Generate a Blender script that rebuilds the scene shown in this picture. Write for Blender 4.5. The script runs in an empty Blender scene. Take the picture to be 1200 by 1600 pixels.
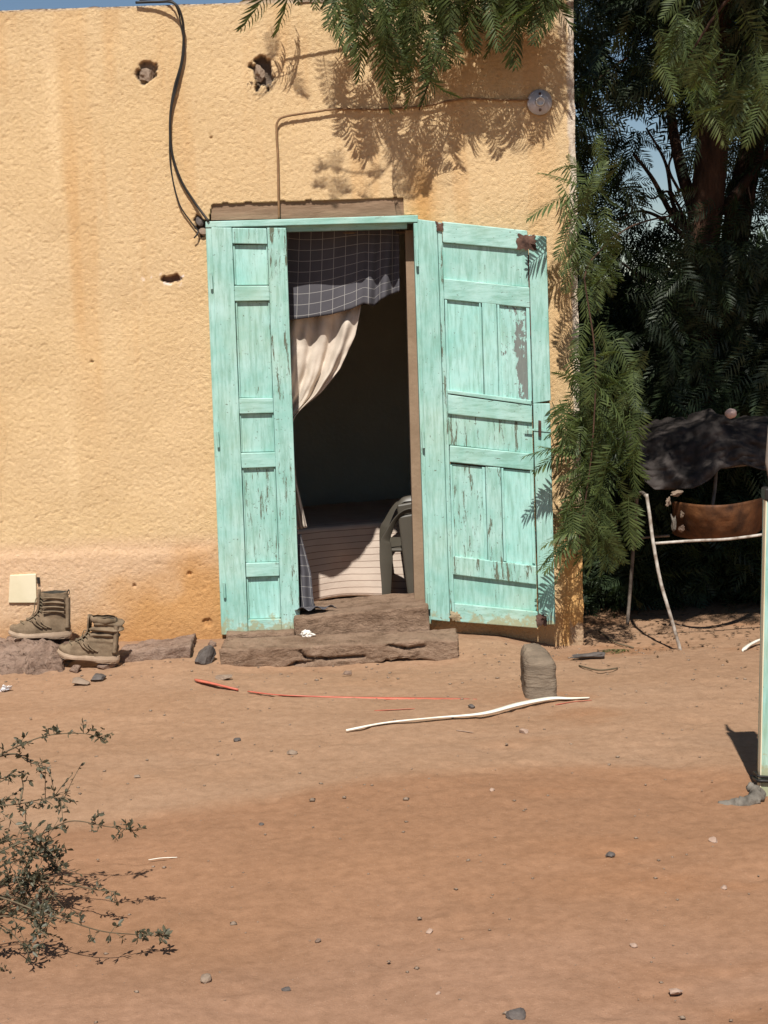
import bpy, math, random
import numpy as np
from mathutils import Vector, Matrix, noise as mnoise

random.seed(7); rs = np.random.RandomState(7)
SC = bpy.context.scene; COL = SC.collection
R = math.radians

# ------------------------------------------------------------------ camera
CAM = Vector((0.0, -7.55, 1.6)); FPX = 2400.0
PITCH = R(7.1); ROLL = R(1.9)
fwd = Vector((0, math.cos(PITCH), -math.sin(PITCH)))
rt0 = Vector((1, 0, 0)); up0 = rt0.cross(fwd)
upv = up0*math.cos(ROLL) + rt0*math.sin(ROLL)
rtv = rt0*math.cos(ROLL) - up0*math.sin(ROLL)
cd = bpy.data.cameras.new('camera'); co = bpy.data.objects.new('camera', cd); COL.objects.link(co)
cd.sensor_fit = 'VERTICAL'; cd.sensor_height = 24; cd.lens = FPX/1600*24; cd.clip_end = 2000; cd.clip_start = .05
M = Matrix.Identity(4)
for i in range(3):
    M[i][0] = rtv[i]; M[i][1] = upv[i]; M[i][2] = -fwd[i]; M[i][3] = CAM[i]
co.matrix_world = M; SC.camera = co

# ------------------------------------------------------------------ world, sun, exposure
SUN_EL = R(54); SUN_AZ = R(-3.5)      # azimuth: how far the sun stands to the right of straight in front of the wall
w = bpy.data.worlds.new('World'); SC.world = w; w.use_nodes = True
wn = w.node_tree; bgn = wn.nodes['Background']
sk = wn.nodes.new('ShaderNodeTexSky'); sk.sky_type = 'NISHITA'; sk.sun_disc = False
sk.sun_elevation = SUN_EL; sk.sun_rotation = math.pi - SUN_AZ
sk.air_density = 1.0; sk.dust_density = .1; sk.ozone_density = 2.6
wn.links.new(sk.outputs[0], bgn.inputs[0]); bgn.inputs[1].default_value = .055
sd = bpy.data.lights.new('sun', 'SUN'); so = bpy.data.objects.new('sun', sd); COL.objects.link(so)
sd.energy = 5.0; sd.angle = R(.55); sd.color = (1, .955, .88)
ldir = Vector((-math.sin(SUN_AZ)*math.cos(SUN_EL), math.cos(SUN_AZ)*math.cos(SUN_EL), -math.sin(SUN_EL)))
so.rotation_euler = ldir.to_track_quat('-Z', 'Y').to_euler(); so.location = (1, -6, 8)
SC.view_settings.view_transform = 'Standard'; SC.view_settings.look = 'None'
SC.view_settings.gamma = 1; SC.view_settings.use_curve_mapping = False
SC.view_settings.exposure = .30

# ------------------------------------------------------------------ helpers
def ray(px, py): return (fwd*FPX + rtv*(px-600) - upv*(py-800))
def at(px, py, Y):
    d = ray(px, py); return CAM + d*((Y-CAM.y)/d.y)

_lat = {}
def vn(x, y, seed=0):
    if seed not in _lat: _lat[seed] = np.random.RandomState(seed+100).rand(256, 256)
    L = _lat[seed]; x = np.asarray(x, float); y = np.asarray(y, float)
    xi = np.floor(x).astype(int); yi = np.floor(y).astype(int); fx = x-xi; fy = y-yi
    fx = fx*fx*(3-2*fx); fy = fy*fy*(3-2*fy)
    a = L[xi & 255, yi & 255]; b = L[(xi+1) & 255, yi & 255]; c = L[xi & 255, (yi+1) & 255]; d = L[(xi+1) & 255, (yi+1) & 255]
    return (a*(1-fx)+b*fx)*(1-fy)+(c*(1-fx)+d*fx)*fy
def fbm(x, y, seed=0, o=4, g=.5):
    s = 0; a = 1; t = 0
    for i in range(o):
        s = s+a*vn(np.asarray(x)*2**i+i*17.3, np.asarray(y)*2**i-i*9.1, seed+i); t += a; a *= g
    return s/t
def sst(e0, e1, x):
    t = np.clip((np.asarray(x, float)-e0)/(e1-e0), 0, 1); return t*t*(3-2*t)

def gz(x, y):
    """ground height (vectorised)"""
    x = np.asarray(x, float); y = np.asarray(y, float)
    base = np.interp(x, [-4, -2, -.9, -.3, .3, .55, .85, 1.05, 3], [.07, .065, .05, .04, .045, .02, -.045, -.045, -.02])
    k = np.where(y < -.03, np.exp(-((y+.03)/.42)**2), 1.0)
    h = base*k
    under = np.exp(-((x+.22)/.62)**6)*np.exp(-((y+.46)/.16)**2)
    h = h - .035*under
    far = sst(6, 60, np.abs(y)+np.abs(x))
    h = h + (fbm(x*1.1, y*1.1, 3, 3)-.5)*.05*(1-far)*sst(.1, .9, -y+.2) + (fbm(x*9, y*9, 8, 3)-.5)*.010
    return h
def gpt(px, py, dz=0):
    d = ray(px, py); t = (-CAM.z)/d.z
    for _ in range(12):
        p = CAM+d*t; g = float(gz(p.x, p.y))+dz; t += (g-p.z)/d.z*.8
    return CAM+d*t

def mesh_np(name, V, F, nper):
    """V (n,3), F (m,nper) -> mesh"""
    me = bpy.data.meshes.new(name); V = np.asarray(V, np.float32); F = np.asarray(F, np.int32)
    me.vertices.add(len(V)); me.vertices.foreach_set('co', V.ravel())
    me.loops.add(F.size); me.loops.foreach_set('vertex_index', F.ravel())
    me.polygons.add(len(F)); me.polygons.foreach_set('loop_start', np.arange(0, F.size, nper, dtype=np.int32))
    me.polygons.foreach_set('loop_total', np.full(len(F), nper, np.int32))
    me.update(calc_edges=True); return me
def link(name, me, mat=None, parent=None, smooth=False):
    o = bpy.data.objects.new(name, me); COL.objects.link(o)
    if mat is not None and not me.materials: me.materials.append(mat)
    if smooth: me.polygons.foreach_set('use_smooth', np.ones(len(me.polygons), bool))
    if parent is not None:
        o.parent = parent; o.matrix_parent_inverse = Matrix.Translation(-parent.location)
    return o
def pyobj(name, vs, fs, mat, parent=None, smooth=False):
    me = bpy.data.meshes.new(name); me.from_pydata([tuple(v) for v in vs], [], fs); me.update()
    return link(name, me, mat, parent, smooth)
def tag(o, label=None, cat=None, group=None, kind=None):
    if label: o['label'] = label
    if cat: o['category'] = cat
    if group: o['group'] = group
    if kind: o['kind'] = kind
    return o
def empty(name, loc, label, cat, group=None):
    o = bpy.data.objects.new(name, None); COL.objects.link(o); o.location = loc; o.empty_display_size = .1
    return tag(o, label, cat, group)

class MB:
    def __init__(s): s.v = []; s.f = []
    def add(s, vs, fs):
        n = len(s.v); s.v += [Vector(v) for v in vs]; s.f += [[i+n for i in f] for f in fs]
    def box8(s, c):      # 8 corners: bottom 4 ccw, top 4 ccw
        s.add(c, [(3, 2, 1, 0), (4, 5, 6, 7), (0, 1, 5, 4), (1, 2, 6, 5), (2, 3, 7, 6), (3, 0, 4, 7)])
    def box(s, a, b):
        x0, y0, z0 = a; x1, y1, z1 = b
        s.box8([(x0, y0, z0), (x1, y0, z0), (x1, y1, z0), (x0, y1, z0), (x0, y0, z1), (x1, y0, z1), (x1, y1, z1), (x0, y1, z1)])
    def tube(s, pts, r, n=8, cap=True, flat=1.0):
        pts = [Vector(p) for p in pts]; m = len(pts)
        rr = r if hasattr(r, '__len__') else [r]*m
        vs = []; fs = []; prev = None
        for i, p in enumerate(pts):
            t = (pts[min(i+1, m-1)]-pts[max(i-1, 0)]).normalized()
            if prev is None:
                a = Vector((0, 0, 1)) if abs(t.z) < .9 else Vector((0, 1, 0))
                u = t.cross(a).normalized()
            else: u = (prev-t*prev.dot(t)).normalized()
            prev = u; v = t.cross(u)
            for k in range(n):
                an = 2*math.pi*k/n
                vs.append(p+(u*math.cos(an)+v*math.sin(an)*flat)*rr[i])
        for i in range(m-1):
            for k in range(n):
                fs.append((i*n+k, i*n+(k+1) % n, (i+1)*n+(k+1) % n, (i+1)*n+k))
        if cap:
            fs.append(tuple(range(n-1, -1, -1))); fs.append(tuple((m-1)*n+k for k in range(n)))
        s.add(vs, fs)
    def build(s, name, mat, parent=None, smooth=False): return pyobj(name, s.v, s.f, mat, parent, smooth)
def bevel(o, wd=.004, seg=2):
    b = o.modifiers.new('bevel', 'BEVEL'); b.width = wd; b.segments = seg; b.limit_method = 'ANGLE'; return o
def spline(pts, n=24):
    P = [Vector(p) for p in pts]; P = [P[0]*2-P[1]]+P+[P[-1]*2-P[-2]]; out = []
    m = len(P)-3
    for i in range(m):
        for k in range(n if i < m-1 else n+1):
            t = k/n; a, b, c, d = P[i:i+4]
            out.append(.5*((2*b)+(c-a)*t+(2*a-5*b+4*c-d)*t*t+(3*b-a-3*c+d)*t**3))
    return out

# ------------------------------------------------------------------ materials
def newmat(name, rough=.85, spec=.3):
    m = bpy.data.materials.new(name); m.use_nodes = True; nt = m.node_tree
    p = nt.nodes['Principled BSDF']; p.inputs['Roughness'].default_value = rough
    p.inputs['Specular IOR Level'].default_value = spec
    return m, nt, p
def node(nt, t, **kw):
    n = nt.nodes.new(t)
    for k, v in kw.items():
        if hasattr(n, k): setattr(n, k, v)
        else: n.inputs[k.replace('_', ' ')].default_value = v
    return n
def coords(nt, scale=(1, 1, 1), kind='Object'):
    tc = nt.nodes.new('ShaderNodeTexCoord'); mp = nt.nodes.new('ShaderNodeMapping'); mp.inputs['Scale'].default_value = scale
    nt.links.new(tc.outputs[kind], mp.inputs[0]); return mp.outputs[0]
def tex(nt, vec, scale, detail=4, rough=.55, dist=0):
    n = nt.nodes.new('ShaderNodeTexNoise'); n.inputs['Scale'].default_value = scale; n.inputs['Detail'].default_value = detail
    n.inputs['Roughness'].default_value = rough; n.inputs['Distortion'].default_value = dist
    nt.links.new(vec, n.inputs['Vector']); return n.outputs[0]
def ramp(nt, fac, stops):
    n = nt.nodes.new('ShaderNodeValToRGB'); e = n.color_ramp.elements
    while len(e) < len(stops): e.new(.5)
    for i, (p, c) in enumerate(stops):
        e[i].position = p; e[i].color = (c, c, c, 1) if not hasattr(c, '__len__') else (*c, 1)
    nt.links.new(fac, n.inputs[0]); return n.outputs[0]
def mix(nt, fac, a, b, mode='MIX'):
    n = nt.nodes.new('ShaderNodeMix'); n.data_type = 'RGBA'; n.blend_type = mode
    for s, v in ((n.inputs[0], fac), (n.inputs[6], a), (n.inputs[7], b)):
        if hasattr(v, 'node'): nt.links.new(v, s)
        elif hasattr(v, '__len__'): s.default_value = (*v[:3], 1)
        else: s.default_value = v
    return n.outputs[2]
def mathn(nt, op, a, b=0.0):
    n = nt.nodes.new('ShaderNodeMath'); n.operation = op
    for s, v in ((n.inputs[0], a), (n.inputs[1], b)):
        if hasattr(v, 'node'): nt.links.new(v, s)
        else: s.default_value = v
    return n.outputs[0]
def bump(nt, p, h, strength=.5, dist=.004):
    n = nt.nodes.new('ShaderNodeBump'); n.inputs['Strength'].default_value = strength; n.inputs['Distance'].default_value = dist
    nt.links.new(h, n.inputs['Height']); nt.links.new(n.outputs[0], p.inputs['Normal'])
def basemat(name, c1, c2, scale=8, rough=.85, bs=.5, bd=.003, bscale=60, stretch=(1, 1, 1), spec=.3, metal=0):
    m, nt, p = newmat(name, rough, spec); v = coords(nt, stretch)
    a = tex(nt, v, scale, 5, .6); c = ramp(nt, a, [(.3, c1), (.7, c2)])
    nt.links.new(c, p.inputs['Base Color']); p.inputs['Metallic'].default_value = metal
    bump(nt, p, tex(nt, v, bscale, 5, .65), bs, bd); return m

def wall_material():
    m, nt, p = newmat('ochre_roughcast', .95, .15); v = coords(nt)
    at_ = node(nt, 'ShaderNodeAttribute', attribute_name='tint')
    f = ramp(nt, tex(nt, v, 55, 5, .7), [(.25, (.90, .87, .82)), (.75, (1.1, 1.12, 1.16))])
    c = mix(nt, 1.0, at_.outputs[0], f, 'MULTIPLY')
    c = mix(nt, ramp(nt, tex(nt, v, 240, 2, .5), [(.68, 0.0), (.78, .35)]), c, (.30, .17, .07))
    nt.links.new(c, p.inputs['Base Color'])
    bump(nt, p, tex(nt, v, 210, 4, .62, .3), 1.0, .0055); return m
def ground_material():
    m, nt, p = newmat('red_earth', .95, .12); v = coords(nt)
    at_ = node(nt, 'ShaderNodeAttribute', attribute_name='tint')
    f = ramp(nt, tex(nt, v, 26, 8, .72), [(.25, (.78, .76, .74)), (.75, (1.2, 1.22, 1.25))])
    c = mix(nt, 1.0, at_.outputs[0], f, 'MULTIPLY')
    g = ramp(nt, tex(nt, v, 210, 3, .6), [(.30, .55), (.40, 0.0)])
    c = mix(nt, mathn(nt, 'MULTIPLY', g, ramp(nt, tex(nt, v, 3, 3), [(.4, .25), (.65, 1.0)])), c, (.11, .07, .045))
    g2 = ramp(nt, tex(nt, coords(nt, (1, 1, 1.3)), 260, 2, .5), [(.69, 0.0), (.74, .75)])
    c = mix(nt, g2, c, (.45, .32, .23))
    nt.links.new(c, p.inputs['Base Color'])
    h = mathn(nt, 'ADD', tex(nt, v, 32, 9, .72), mathn(nt, 'MULTIPLY', tex(nt, v, 170, 4, .6), .35))
    bump(nt, p, h, .5, .009); return m
def paint_material(name, peel=.0, dirt=0.0, base=(.24, .485, .42), pale=(.41, .625, .575), wood=(.085, .095, .070), horizontal=False, xr=None):
    """weathered turquoise gloss paint over grey wood. peel 0..1"""
    m, nt, p = newmat(name, .55, .35)
    st = (9, 9, 1.0) if not horizontal else (1.0, 9, 9)
    vs = coords(nt, st); v = coords(nt); vp = vs if peel < .9 else coords(nt, (4.5, 4.5, 1.5))
    c = mix(nt, ramp(nt, tex(nt, v, 5, 5, .6), [(.32, 0.0), (.66, 1.0)]), base, pale)
    c = mix(nt, ramp(nt, tex(nt, vs, 7, 5, .7), [(.36, .55), (.56, 0.0)]), c, (.15, .31, .23))      # dirt rubbed into the grain
    # grime: yellowish in patches
    c = mix(nt, ramp(nt, tex(nt, v, 2.4, 4, .6), [(.5, 0.0), (.75, .30+dirt*.4)]), c, (.36, .40, .22))
    thr = .70-peel*.17
    pk = ramp(nt, tex(nt, vp, 5.0, 8, .74, .15), [(thr, 0.0), (thr+.014, 1.0)])
    if xr:
        sxx = node(nt, 'ShaderNodeSeparateXYZ'); nt.links.new(v, sxx.inputs[0])
        gx_ = node(nt, 'ShaderNodeMapRange'); nt.links.new(sxx.outputs[0], gx_.inputs[0]); gx_.inputs[1].default_value = xr[0]; gx_.inputs[2].default_value = xr[1]; gx_.inputs[3].default_value = -.06; gx_.inputs[4].default_value = .085
        pk = ramp(nt, mathn(nt, 'ADD', tex(nt, coords(nt, (5, 5, 2.2)), 3.2, 8, .68, .2), gx_.outputs[0]), [(.575, 0.0), (.585, 1.0)])
    pk2 = ramp(nt, tex(nt, v, 75, 3, .6), [(.69-.05*peel, 0.0), (.72-.05*peel, 1.0)])
    pk = mathn(nt, 'MAXIMUM', pk, mathn(nt, 'MULTIPLY', pk2, .8))
    wd = mix(nt, tex(nt, vs, 18, 5, .7), wood, (wood[0]*1.9, wood[1]*1.95, wood[2]*1.8))
    # the foot of the door, splashed and worn
    sx = node(nt, 'ShaderNodeSeparateXYZ'); nt.links.new(v, sx.inputs[0])
    foot = mathn(nt, 'SUBTRACT', tex(nt, v, 22, 6, .7), mathn(nt, 'MULTIPLY', sx.outputs[2], 2.4))
    fk = ramp(nt, foot, [(.17, 0.0), (.27, .75)])
    c = mix(nt, fk, c, (.33, .30, .16))
    c = mix(nt, pk, c, wd)
    nt.links.new(c, p.inputs['Base Color'])
    nt.links.new(ramp(nt, pk, [(0, .5), (1, .95)]), p.inputs['Roughness'])
    h = mathn(nt, 'ADD', mathn(nt, 'MULTIPLY', tex(nt, vs, 12, 6, .7), .5), mathn(nt, 'MULTIPLY', pk, -.5))
    bump(nt, p, h, .55, .003); return m
def leaf_material(name, c1, c2, tr=.35):
    m, nt, p = newmat(name, .5, .35)
    g = node(nt, 'ShaderNodeNewGeometry'); oi = node(nt, 'ShaderNodeObjectInfo')
    r = mathn(nt, 'FRACT', mathn(nt, 'ADD', g.outputs['Random Per Island'], oi.outputs['Random']))
    c = ramp(nt, r, [(0, c1), (1, c2)])
    c = mix(nt, ramp(nt, tex(nt, coords(nt), 2.5, 3), [(.55, 0.0), (.8, .5)]), c, (c2[0]*1.5, c2[1]*1.05, c2[2]*.7))
    nt.links.new(c, p.inputs['Base Color'])
    t = node(nt, 'ShaderNodeBsdfTranslucent'); nt.links.new(mix(nt, 1.0, c, (1.5, 1.7, .7), 'MULTIPLY'), t.inputs[0])
    ms = node(nt, 'ShaderNodeMixShader'); ms.inputs[0].default_value = tr
    nt.links.new(p.outputs[0], ms.inputs[1]); nt.links.new(t.outputs[0], ms.inputs[2])
    nt.links.new(ms.outputs[0], nt.nodes['Material Output'].inputs[0]); return m

M_wall = wall_material(); M_ground = ground_material()
M_paint = paint_material('turquoise_paint', .28)
M_paint_h = paint_material('turquoise_paint_rails', .40, horizontal=True)
M_paint_clean = paint_material('turquoise_paint_panel', .0, base=(.27, .56, .50), pale=(.42, .67, .62))
M_paint_worn = paint_material('turquoise_paint_worn', .74)
M_paint_peel = paint_material('turquoise_paint_peeling', 1.0, base=(.32, .58, .53), pale=(.42, .65, .60), wood=(.12, .13, .125), xr=(at(778, 540, -.12).x, at(824, 540, -.12).x))
M_paint_post = paint_material('turquoise_paint_post', .05, dirt=.3)
M_bare = basemat('grey_old_wood', (.17, .105, .065), (.30, .20, .13), 5, .9, .8, .004, 18, (1.2, 9, 9))
M_barev = basemat('bare_wood', (.12, .085, .055), (.25, .18, .12), 5, .9, .8, .004, 18, (9, 9, 1.2))
M_rustwood = basemat('rotten_wood_rust', (.025, .014, .011), (.17, .095, .07), 22, .95, 1, .006, 50)
M_inner = basemat('interior_plaster', (.62, .62, .52), (.70, .69, .58), 3, .95, .5, .004, 40)
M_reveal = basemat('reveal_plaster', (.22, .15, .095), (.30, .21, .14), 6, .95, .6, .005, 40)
M_roof = basemat('roof_screed', (.25, .2, .15), (.32, .27, .2), 3, .95, .5, .01, 20)
M_step = basemat('mud_concrete', (.18, .112, .072), (.33, .222, .150), 6, .95, 1.0, .012, 28)
def rough_earth(name, c1, c2):
    m, nt, p = newmat(name, .97, .1); v = coords(nt)
    c = ramp(nt, tex(nt, v, 7, 7, .7, .4), [(.3, c1), (.55, c2), (.75, (c2[0]*1.15, c2[1]*1.15, c2[2]*1.2))])
    c = mix(nt, ramp(nt, tex(nt, coords(nt, (1, 1, 3.5)), 14, 6, .75), [(.56, 0.0), (.66, .8)]), c, (c1[0]*.62, c1[1]*.62, c1[2]*.62))
    c = mix(nt, ramp(nt, tex(nt, v, 120, 3, .6), [(.62, 0.0), (.70, .6)]), c, (.42, .31, .22))
    nt.links.new(c, p.inputs['Base Color'])
    h = mathn(nt, 'ADD', tex(nt, coords(nt, (1, 1, 2.2)), 16, 9, .75, .6), mathn(nt, 'MULTIPLY', tex(nt, v, 90, 5, .7), .4))
    bump(nt, p, h, 1.0, .022); return m
M_step = rough_earth('mud_concrete', (.17, .105, .068), (.31, .208, .142))
M_rock_red = rough_earth('reddish_rock', (.17, .108, .078), (.33, .228, .172))
M_rock_tan = basemat('tan_rock', (.17, .12, .085), (.31, .23, .17), 9, .9, 1, .006, 45)
M_rock_grey = basemat('dark_grey_rock', (.055, .046, .042), (.14, .118, .105), 14, .8, 1, .006, 45)
M_stone_up = basemat('weathered_block', (.09, .066, .046), (.25, .19, .135), 4, .92, 1, .014, 14, (1, 1, 5))
M_pebble = basemat('pale_pebble', (.28, .18, .13), (.42, .30, .23), 20, .9, .6, .002, 80)
M_boot = basemat('olive_suede', (.115, .080, .048), (.255, .185, .12), 18, .95, .8, .003, 110)
M_bootdark = basemat('dark_lining', (.03, .027, .022), (.07, .06, .045), 20, .9, .5, .002, 60)
M_sole = basemat('tan_rubber_sole', (.30, .21, .14), (.48, .36, .26), 16, .8, .6, .002, 90)
M_lace = basemat('boot_lace', (.10, .08, .05), (.2, .16, .1), 30, .9, .5, .001, 100)
M_splinter = basemat('splintered_wood', (.22, .15, .085), (.50, .42, .27), 22, .9, 1, .006, 60)
M_black = basemat('black_rubber', (.012, .011, .010), (.03, .027, .024), 12, .5, .4, .001, 60)
M_cablebrown = basemat('painted_cable', (.16, .09, .045), (.30, .18, .09), 25, .8, .5, .001, 60)
M_zinc = basemat('galvanised_plate', (.40, .40, .43), (.55, .55, .58), 14, .45, .3, .001, 60, metal=.35, spec=.5)
M_white = basemat('porcelain_white', (.6, .6, .6), (.75, .74, .72), 14, .4, .2, .001, 60)
M_cream = basemat('cream_plate', (.62, .54, .36), (.74, .66, .48), 5, .7, .2, .001, 40)
M_beige = basemat('beige_cotton', (.52, .44, .36), (.66, .57, .48), 8, .95, .5, .002, 140)
M_red = basemat('red_plastic_strap', (.44, .10, .065), (.60, .17, .11), 12, .45, .3, .001, 50)
M_whitestrap = basemat('white_plastic_strap', (.72, .66, .54), (.86, .82, .72), 12, .5, .3, .001, 50)
M_chair = basemat('brown_plastic', (.062, .054, .042), (.085, .074, .056), 4, .45, .15, .001, 40, spec=.5)
M_pipe = basemat('chipped_white_pipe', (.16, .11, .075), (.62, .58, .52), 22, .5, .4, .001, 80)
M_pipeold = basemat('dull_pipe', (.09, .07, .055), (.24, .20, .165), 14, .7, .4, .001, 80)
M_tarp = basemat('black_brown_tarp', (.014, .011, .010), (.062, .050, .045), 5, .8, .8, .008, 16)
M_rust = basemat('rusty_sheet', (.02, .009, .006), (.20, .082, .03), 9, .7, .8, .004, 40)
M_pink = basemat('pale_pink', (.55, .36, .30), (.75, .55, .48), 22, .8, .8, .004, 60)
M_rag = basemat('grey_rag', (.085, .075, .062), (.23, .20, .165), 16, .95, 1, .006, 50)
M_tissue = basemat('crumpled_tissue', (.72, .64, .55), (.85, .78, .70), 14, .9, .6, .004, 60)
M_foil = basemat('foil_wrapper', (.5, .48, .48), (.75, .74, .76), 30, .3, 1, .006, 60, metal=.6)
M_bark = basemat('dark_bark', (.025, .015, .010), (.12, .062, .038), 5, .95, 1, .03, 9, (3, 3, .7))
M_twig = basemat('twig_bark', (.08, .06, .035), (.17, .13, .08), 12, .9, .6, .003, 40)
M_mattress = basemat('mattress_ticking', (.2, .15, .12), (.28, .22, .18), 6, .95, .4, .002, 60)
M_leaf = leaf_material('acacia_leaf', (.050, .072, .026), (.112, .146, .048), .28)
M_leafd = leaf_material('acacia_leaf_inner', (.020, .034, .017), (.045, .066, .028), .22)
M_shrubleaf = leaf_material('shrub_leaf', (.04, .042, .026), (.11, .105, .068), .15)
M_litter = leaf_material('dry_litter', (.08, .05, .03), (.20, .13, .08), .1)

def check_material():
    m, nt, p = newmat('grey_checked_cloth', .95, .1); uv = coords(nt, (1, 1, 1), 'UV')
    sx = node(nt, 'ShaderNodeSeparateXYZ'); nt.links.new(uv, sx.inputs[0])
    def line(o, per, wd, off=0):
        fr = mathn(nt, 'FRACT', mathn(nt, 'ADD', mathn(nt, 'DIVIDE', o, per), off)); return mathn(nt, 'LESS_THAN', fr, wd/per)
    L = line(sx.outputs[0], .062, .0026)
    for a in (line(sx.outputs[1], .055, .0026),): L = mathn(nt, 'MAXIMUM', L, a)
    c = mix(nt, tex(nt, uv, 9, 4), (.062, .060, .068), (.105, .10, .112))
    c = mix(nt, mathn(nt, 'MULTIPLY', L, .55), c, (.5, .48, .45)); nt.links.new(c, p.inputs['Base Color'])
    bump(nt, p, tex(nt, uv, 180, 2), .4, .001); return m
def stripe_material():
    m, nt, p = newmat('striped_bedspread', .95, .1); uv = coords(nt, (1, 1, 1), 'UV')
    sx = node(nt, 'ShaderNodeSeparateXYZ'); nt.links.new(uv, sx.inputs[0])
    wob = mathn(nt, 'MULTIPLY', tex(nt, uv, 6, 2), .01)
    fr = mathn(nt, 'FRACT', mathn(nt, 'DIVIDE', mathn(nt, 'ADD', sx.outputs[1], wob), .0405))
    L = ramp(nt, fr, [(0, 1.0), (.07, 1.0), (.13, 0.0), (1, 0.0)])
    c = mix(nt, tex(nt, uv, 7, 5), (.50, .40, .33), (.70, .59, .50))
    c = mix(nt, ramp(nt, tex(nt, uv, 3.2, 4), [(.55, 0.0), (.7, .4)]), c, (.55, .33, .27))
    c = mix(nt, mathn(nt, 'MULTIPLY', L, .8), c, (.16, .09, .065)); nt.links.new(c, p.inputs['Base Color'])
    bump(nt, p, tex(nt, uv, 60, 4), .5, .003); return m
M_check = check_material(); M_stripe = stripe_material()

# ------------------------------------------------------------------ ground
def axis(lo, hi, step, far, n=26):
    a = np.arange(lo, hi+1e-6, step); g = np.geomspace(step*2, far, n)
    return np.concatenate([lo-g[::-1], a, hi+g])
gx = axis(-2.3, 2.4, .016, 400); gy = axis(-4.5, 1.4, .016, 400)
GX, GY = np.meshgrid(gx, gy, indexing='ij')
GH = gz(GX, GY)
fine = (1-sst(3, 6, np.abs(GX)+np.abs(GY+1.5)*.6))
GH = GH+((fbm(GX*34, GY*34, 21, 3)-.5)*.0040*(.4+1.6*sst(.45, .65, fbm(GX*1.8, GY*1.8, 23, 3)))+(vn(GX*70, GY*70, 31)**6)*.004-.006*sst(.66, .74, fbm(GX*5, GY*5, 27, 3)))*fine
a, b = GX.shape; I = np.arange(a*b).reshape(a, b)
F = np.stack([I[:-1, :-1], I[1:, :-1], I[1:, 1:], I[:-1, 1:]], -1).reshape(-1, 4)
gme = mesh_np('ground', np.stack([GX, GY, GH], -1).reshape(-1, 3), F, 4)
def lerp3(c1, c2, t): return np.asarray(c1)*(1-t[..., None])+np.asarray(c2)*t[..., None]
edge = -2.42+.10*np.sin(GX*2.1+.7)+.30*(fbm(GX*1.3, GY*1.3, 41)-.5)+.10*GX
near = sst(-.07, .10, edge-GY)
tan = lerp3((.47, .285, .175), (.52, .335, .22), fbm(GX*2.2, GY*5, 51))
red = lerp3((.425, .235, .135), (.475, .268, .16), fbm(GX*1.2, GY*3, 61))
pink = np.asarray((.50, .30, .20))
colr = lerp3(tan*1, red, np.ones_like(GX)*0)*(1-near[..., None])+red*near[..., None]
pk = sst(.3, 1.2, (-3.05-GY)+(fbm(GX*1.5, GY*1.5, 71)-.5)*1.2)*.7
colr = colr*(1-pk[..., None])+pink*pk[..., None]
rr2 = sst(.5, .72, fbm(GX*1.7+5, GY*3.3, 81))*sst(.4, 1.3, GX+.3)*.6    # redder sweep on the right
colr = colr*(1-rr2[..., None])+np.asarray((.45, .225, .115))*rr2[..., None]
colr = colr*(.93+.16*fbm(GX*7, GY*14, 91))[..., None]*(.94+.14*fbm(GX*.9+3, GY*2.2, 93)**1.5)[..., None]*np.array((.63, .61, .58))
ca = gme.color_attributes.new('tint', 'FLOAT_COLOR', 'POINT')
ca.data.foreach_set('color', np.concatenate([colr.reshape(-1, 3), np.ones((a*b, 1))], 1).astype(np.float32).ravel())
tag(link('ground', gme, M_ground, None, True), kind='structure', label='bare reddish earth yard in front of the house')

# ------------------------------------------------------------------ house
house = empty('house', (0, 0, 0), 'ochre rendered house front with an open turquoise double door', 'house')
XR = .985; WT = .34; TOP = at(100, 11, 0).z
wx = np.concatenate([[-6.0, -5, -4.2, -3.4, -2.8, -2.4], np.arange(-2.1, XR-.003, .006), [XR]])
wz = np.arange(-.25, TOP+.001, .006)
WX, WZ = np.meshgrid(wx, wz, indexing='ij')
f1 = fbm((WX+WZ*.3)*120, (WZ-WX*.3)*120, 5, 2, .6); f2 = fbm(WX*30, WZ*30, 15, 2)
rel = (np.abs(f1-.5)*-2+.25)*.0062+(f1-.5)*.0042+(f2-.5)*.001+(fbm(WX*3, WZ*3, 25, 2)-.5)*.02
out = rel
out = out+.008*sst(.0, .05, .53+.03*(fbm(WX*5, WZ*0, 33)-.5)-WZ)*sst(.0, .05, -.83-WX)      # thicker plinth left of the door
def ell(px, py, a_, b_, ang=0, seed=1, wob=.5):
    wob *= 1.9
    c = at(px, py, 0); u = WX-c.x; v = WZ-c.z; cs, sn = math.cos(ang), math.sin(ang)
    d = np.sqrt(((u*cs+v*sn)/a_)**2+((-u*sn+v*cs)/b_)**2)+(fbm(WX*35, WZ*35, seed, 3)-.5)*wob*2
    return d
h1 = ell(229, 115, .062, .050, .3, 101, .35); h2 = ell(411, 112, .052, .072, 0, 111, .35)
h3 = ell(263, 435, .055, .017, .03, 121, .6); h4 = ell(315, 352, .03, .055, 0, 131, .45)
out = out-.060*sst(1.05, .75, h1)*(1-.45*sst(.3, .7, fbm(WX*25, WZ*25, 141, 2)))
out = out-.055*sst(1.05, .75, h2)-.035*sst(1.05, .7, h3)-.03*sst(1.05, .8, h4)
for (px, py, r_) in [(143, 565, .006), (330, 214, .007), (296, 897, .012), (690, 380, .01), (210, 915, .008), (325, 973, .02)]:
    out = out-.014*sst(1.1, .7, ell(px, py, r_*1.3, r_, 0, 151, .3))
out = out-.012*sst(.975, .9, -WX+1.9)*0
VY = -out
VXX = WX.copy(); VZZ = WZ.copy()
VZZ[:, -1] = TOP-.018*fbm(WX[:, -1]*9, WX[:, -1]*0+3, 161, 3)+.02*sst(-.62, -.58, WX[:, -1]); VY[:, -1] += .012; VY[:, -2] += .004
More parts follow.
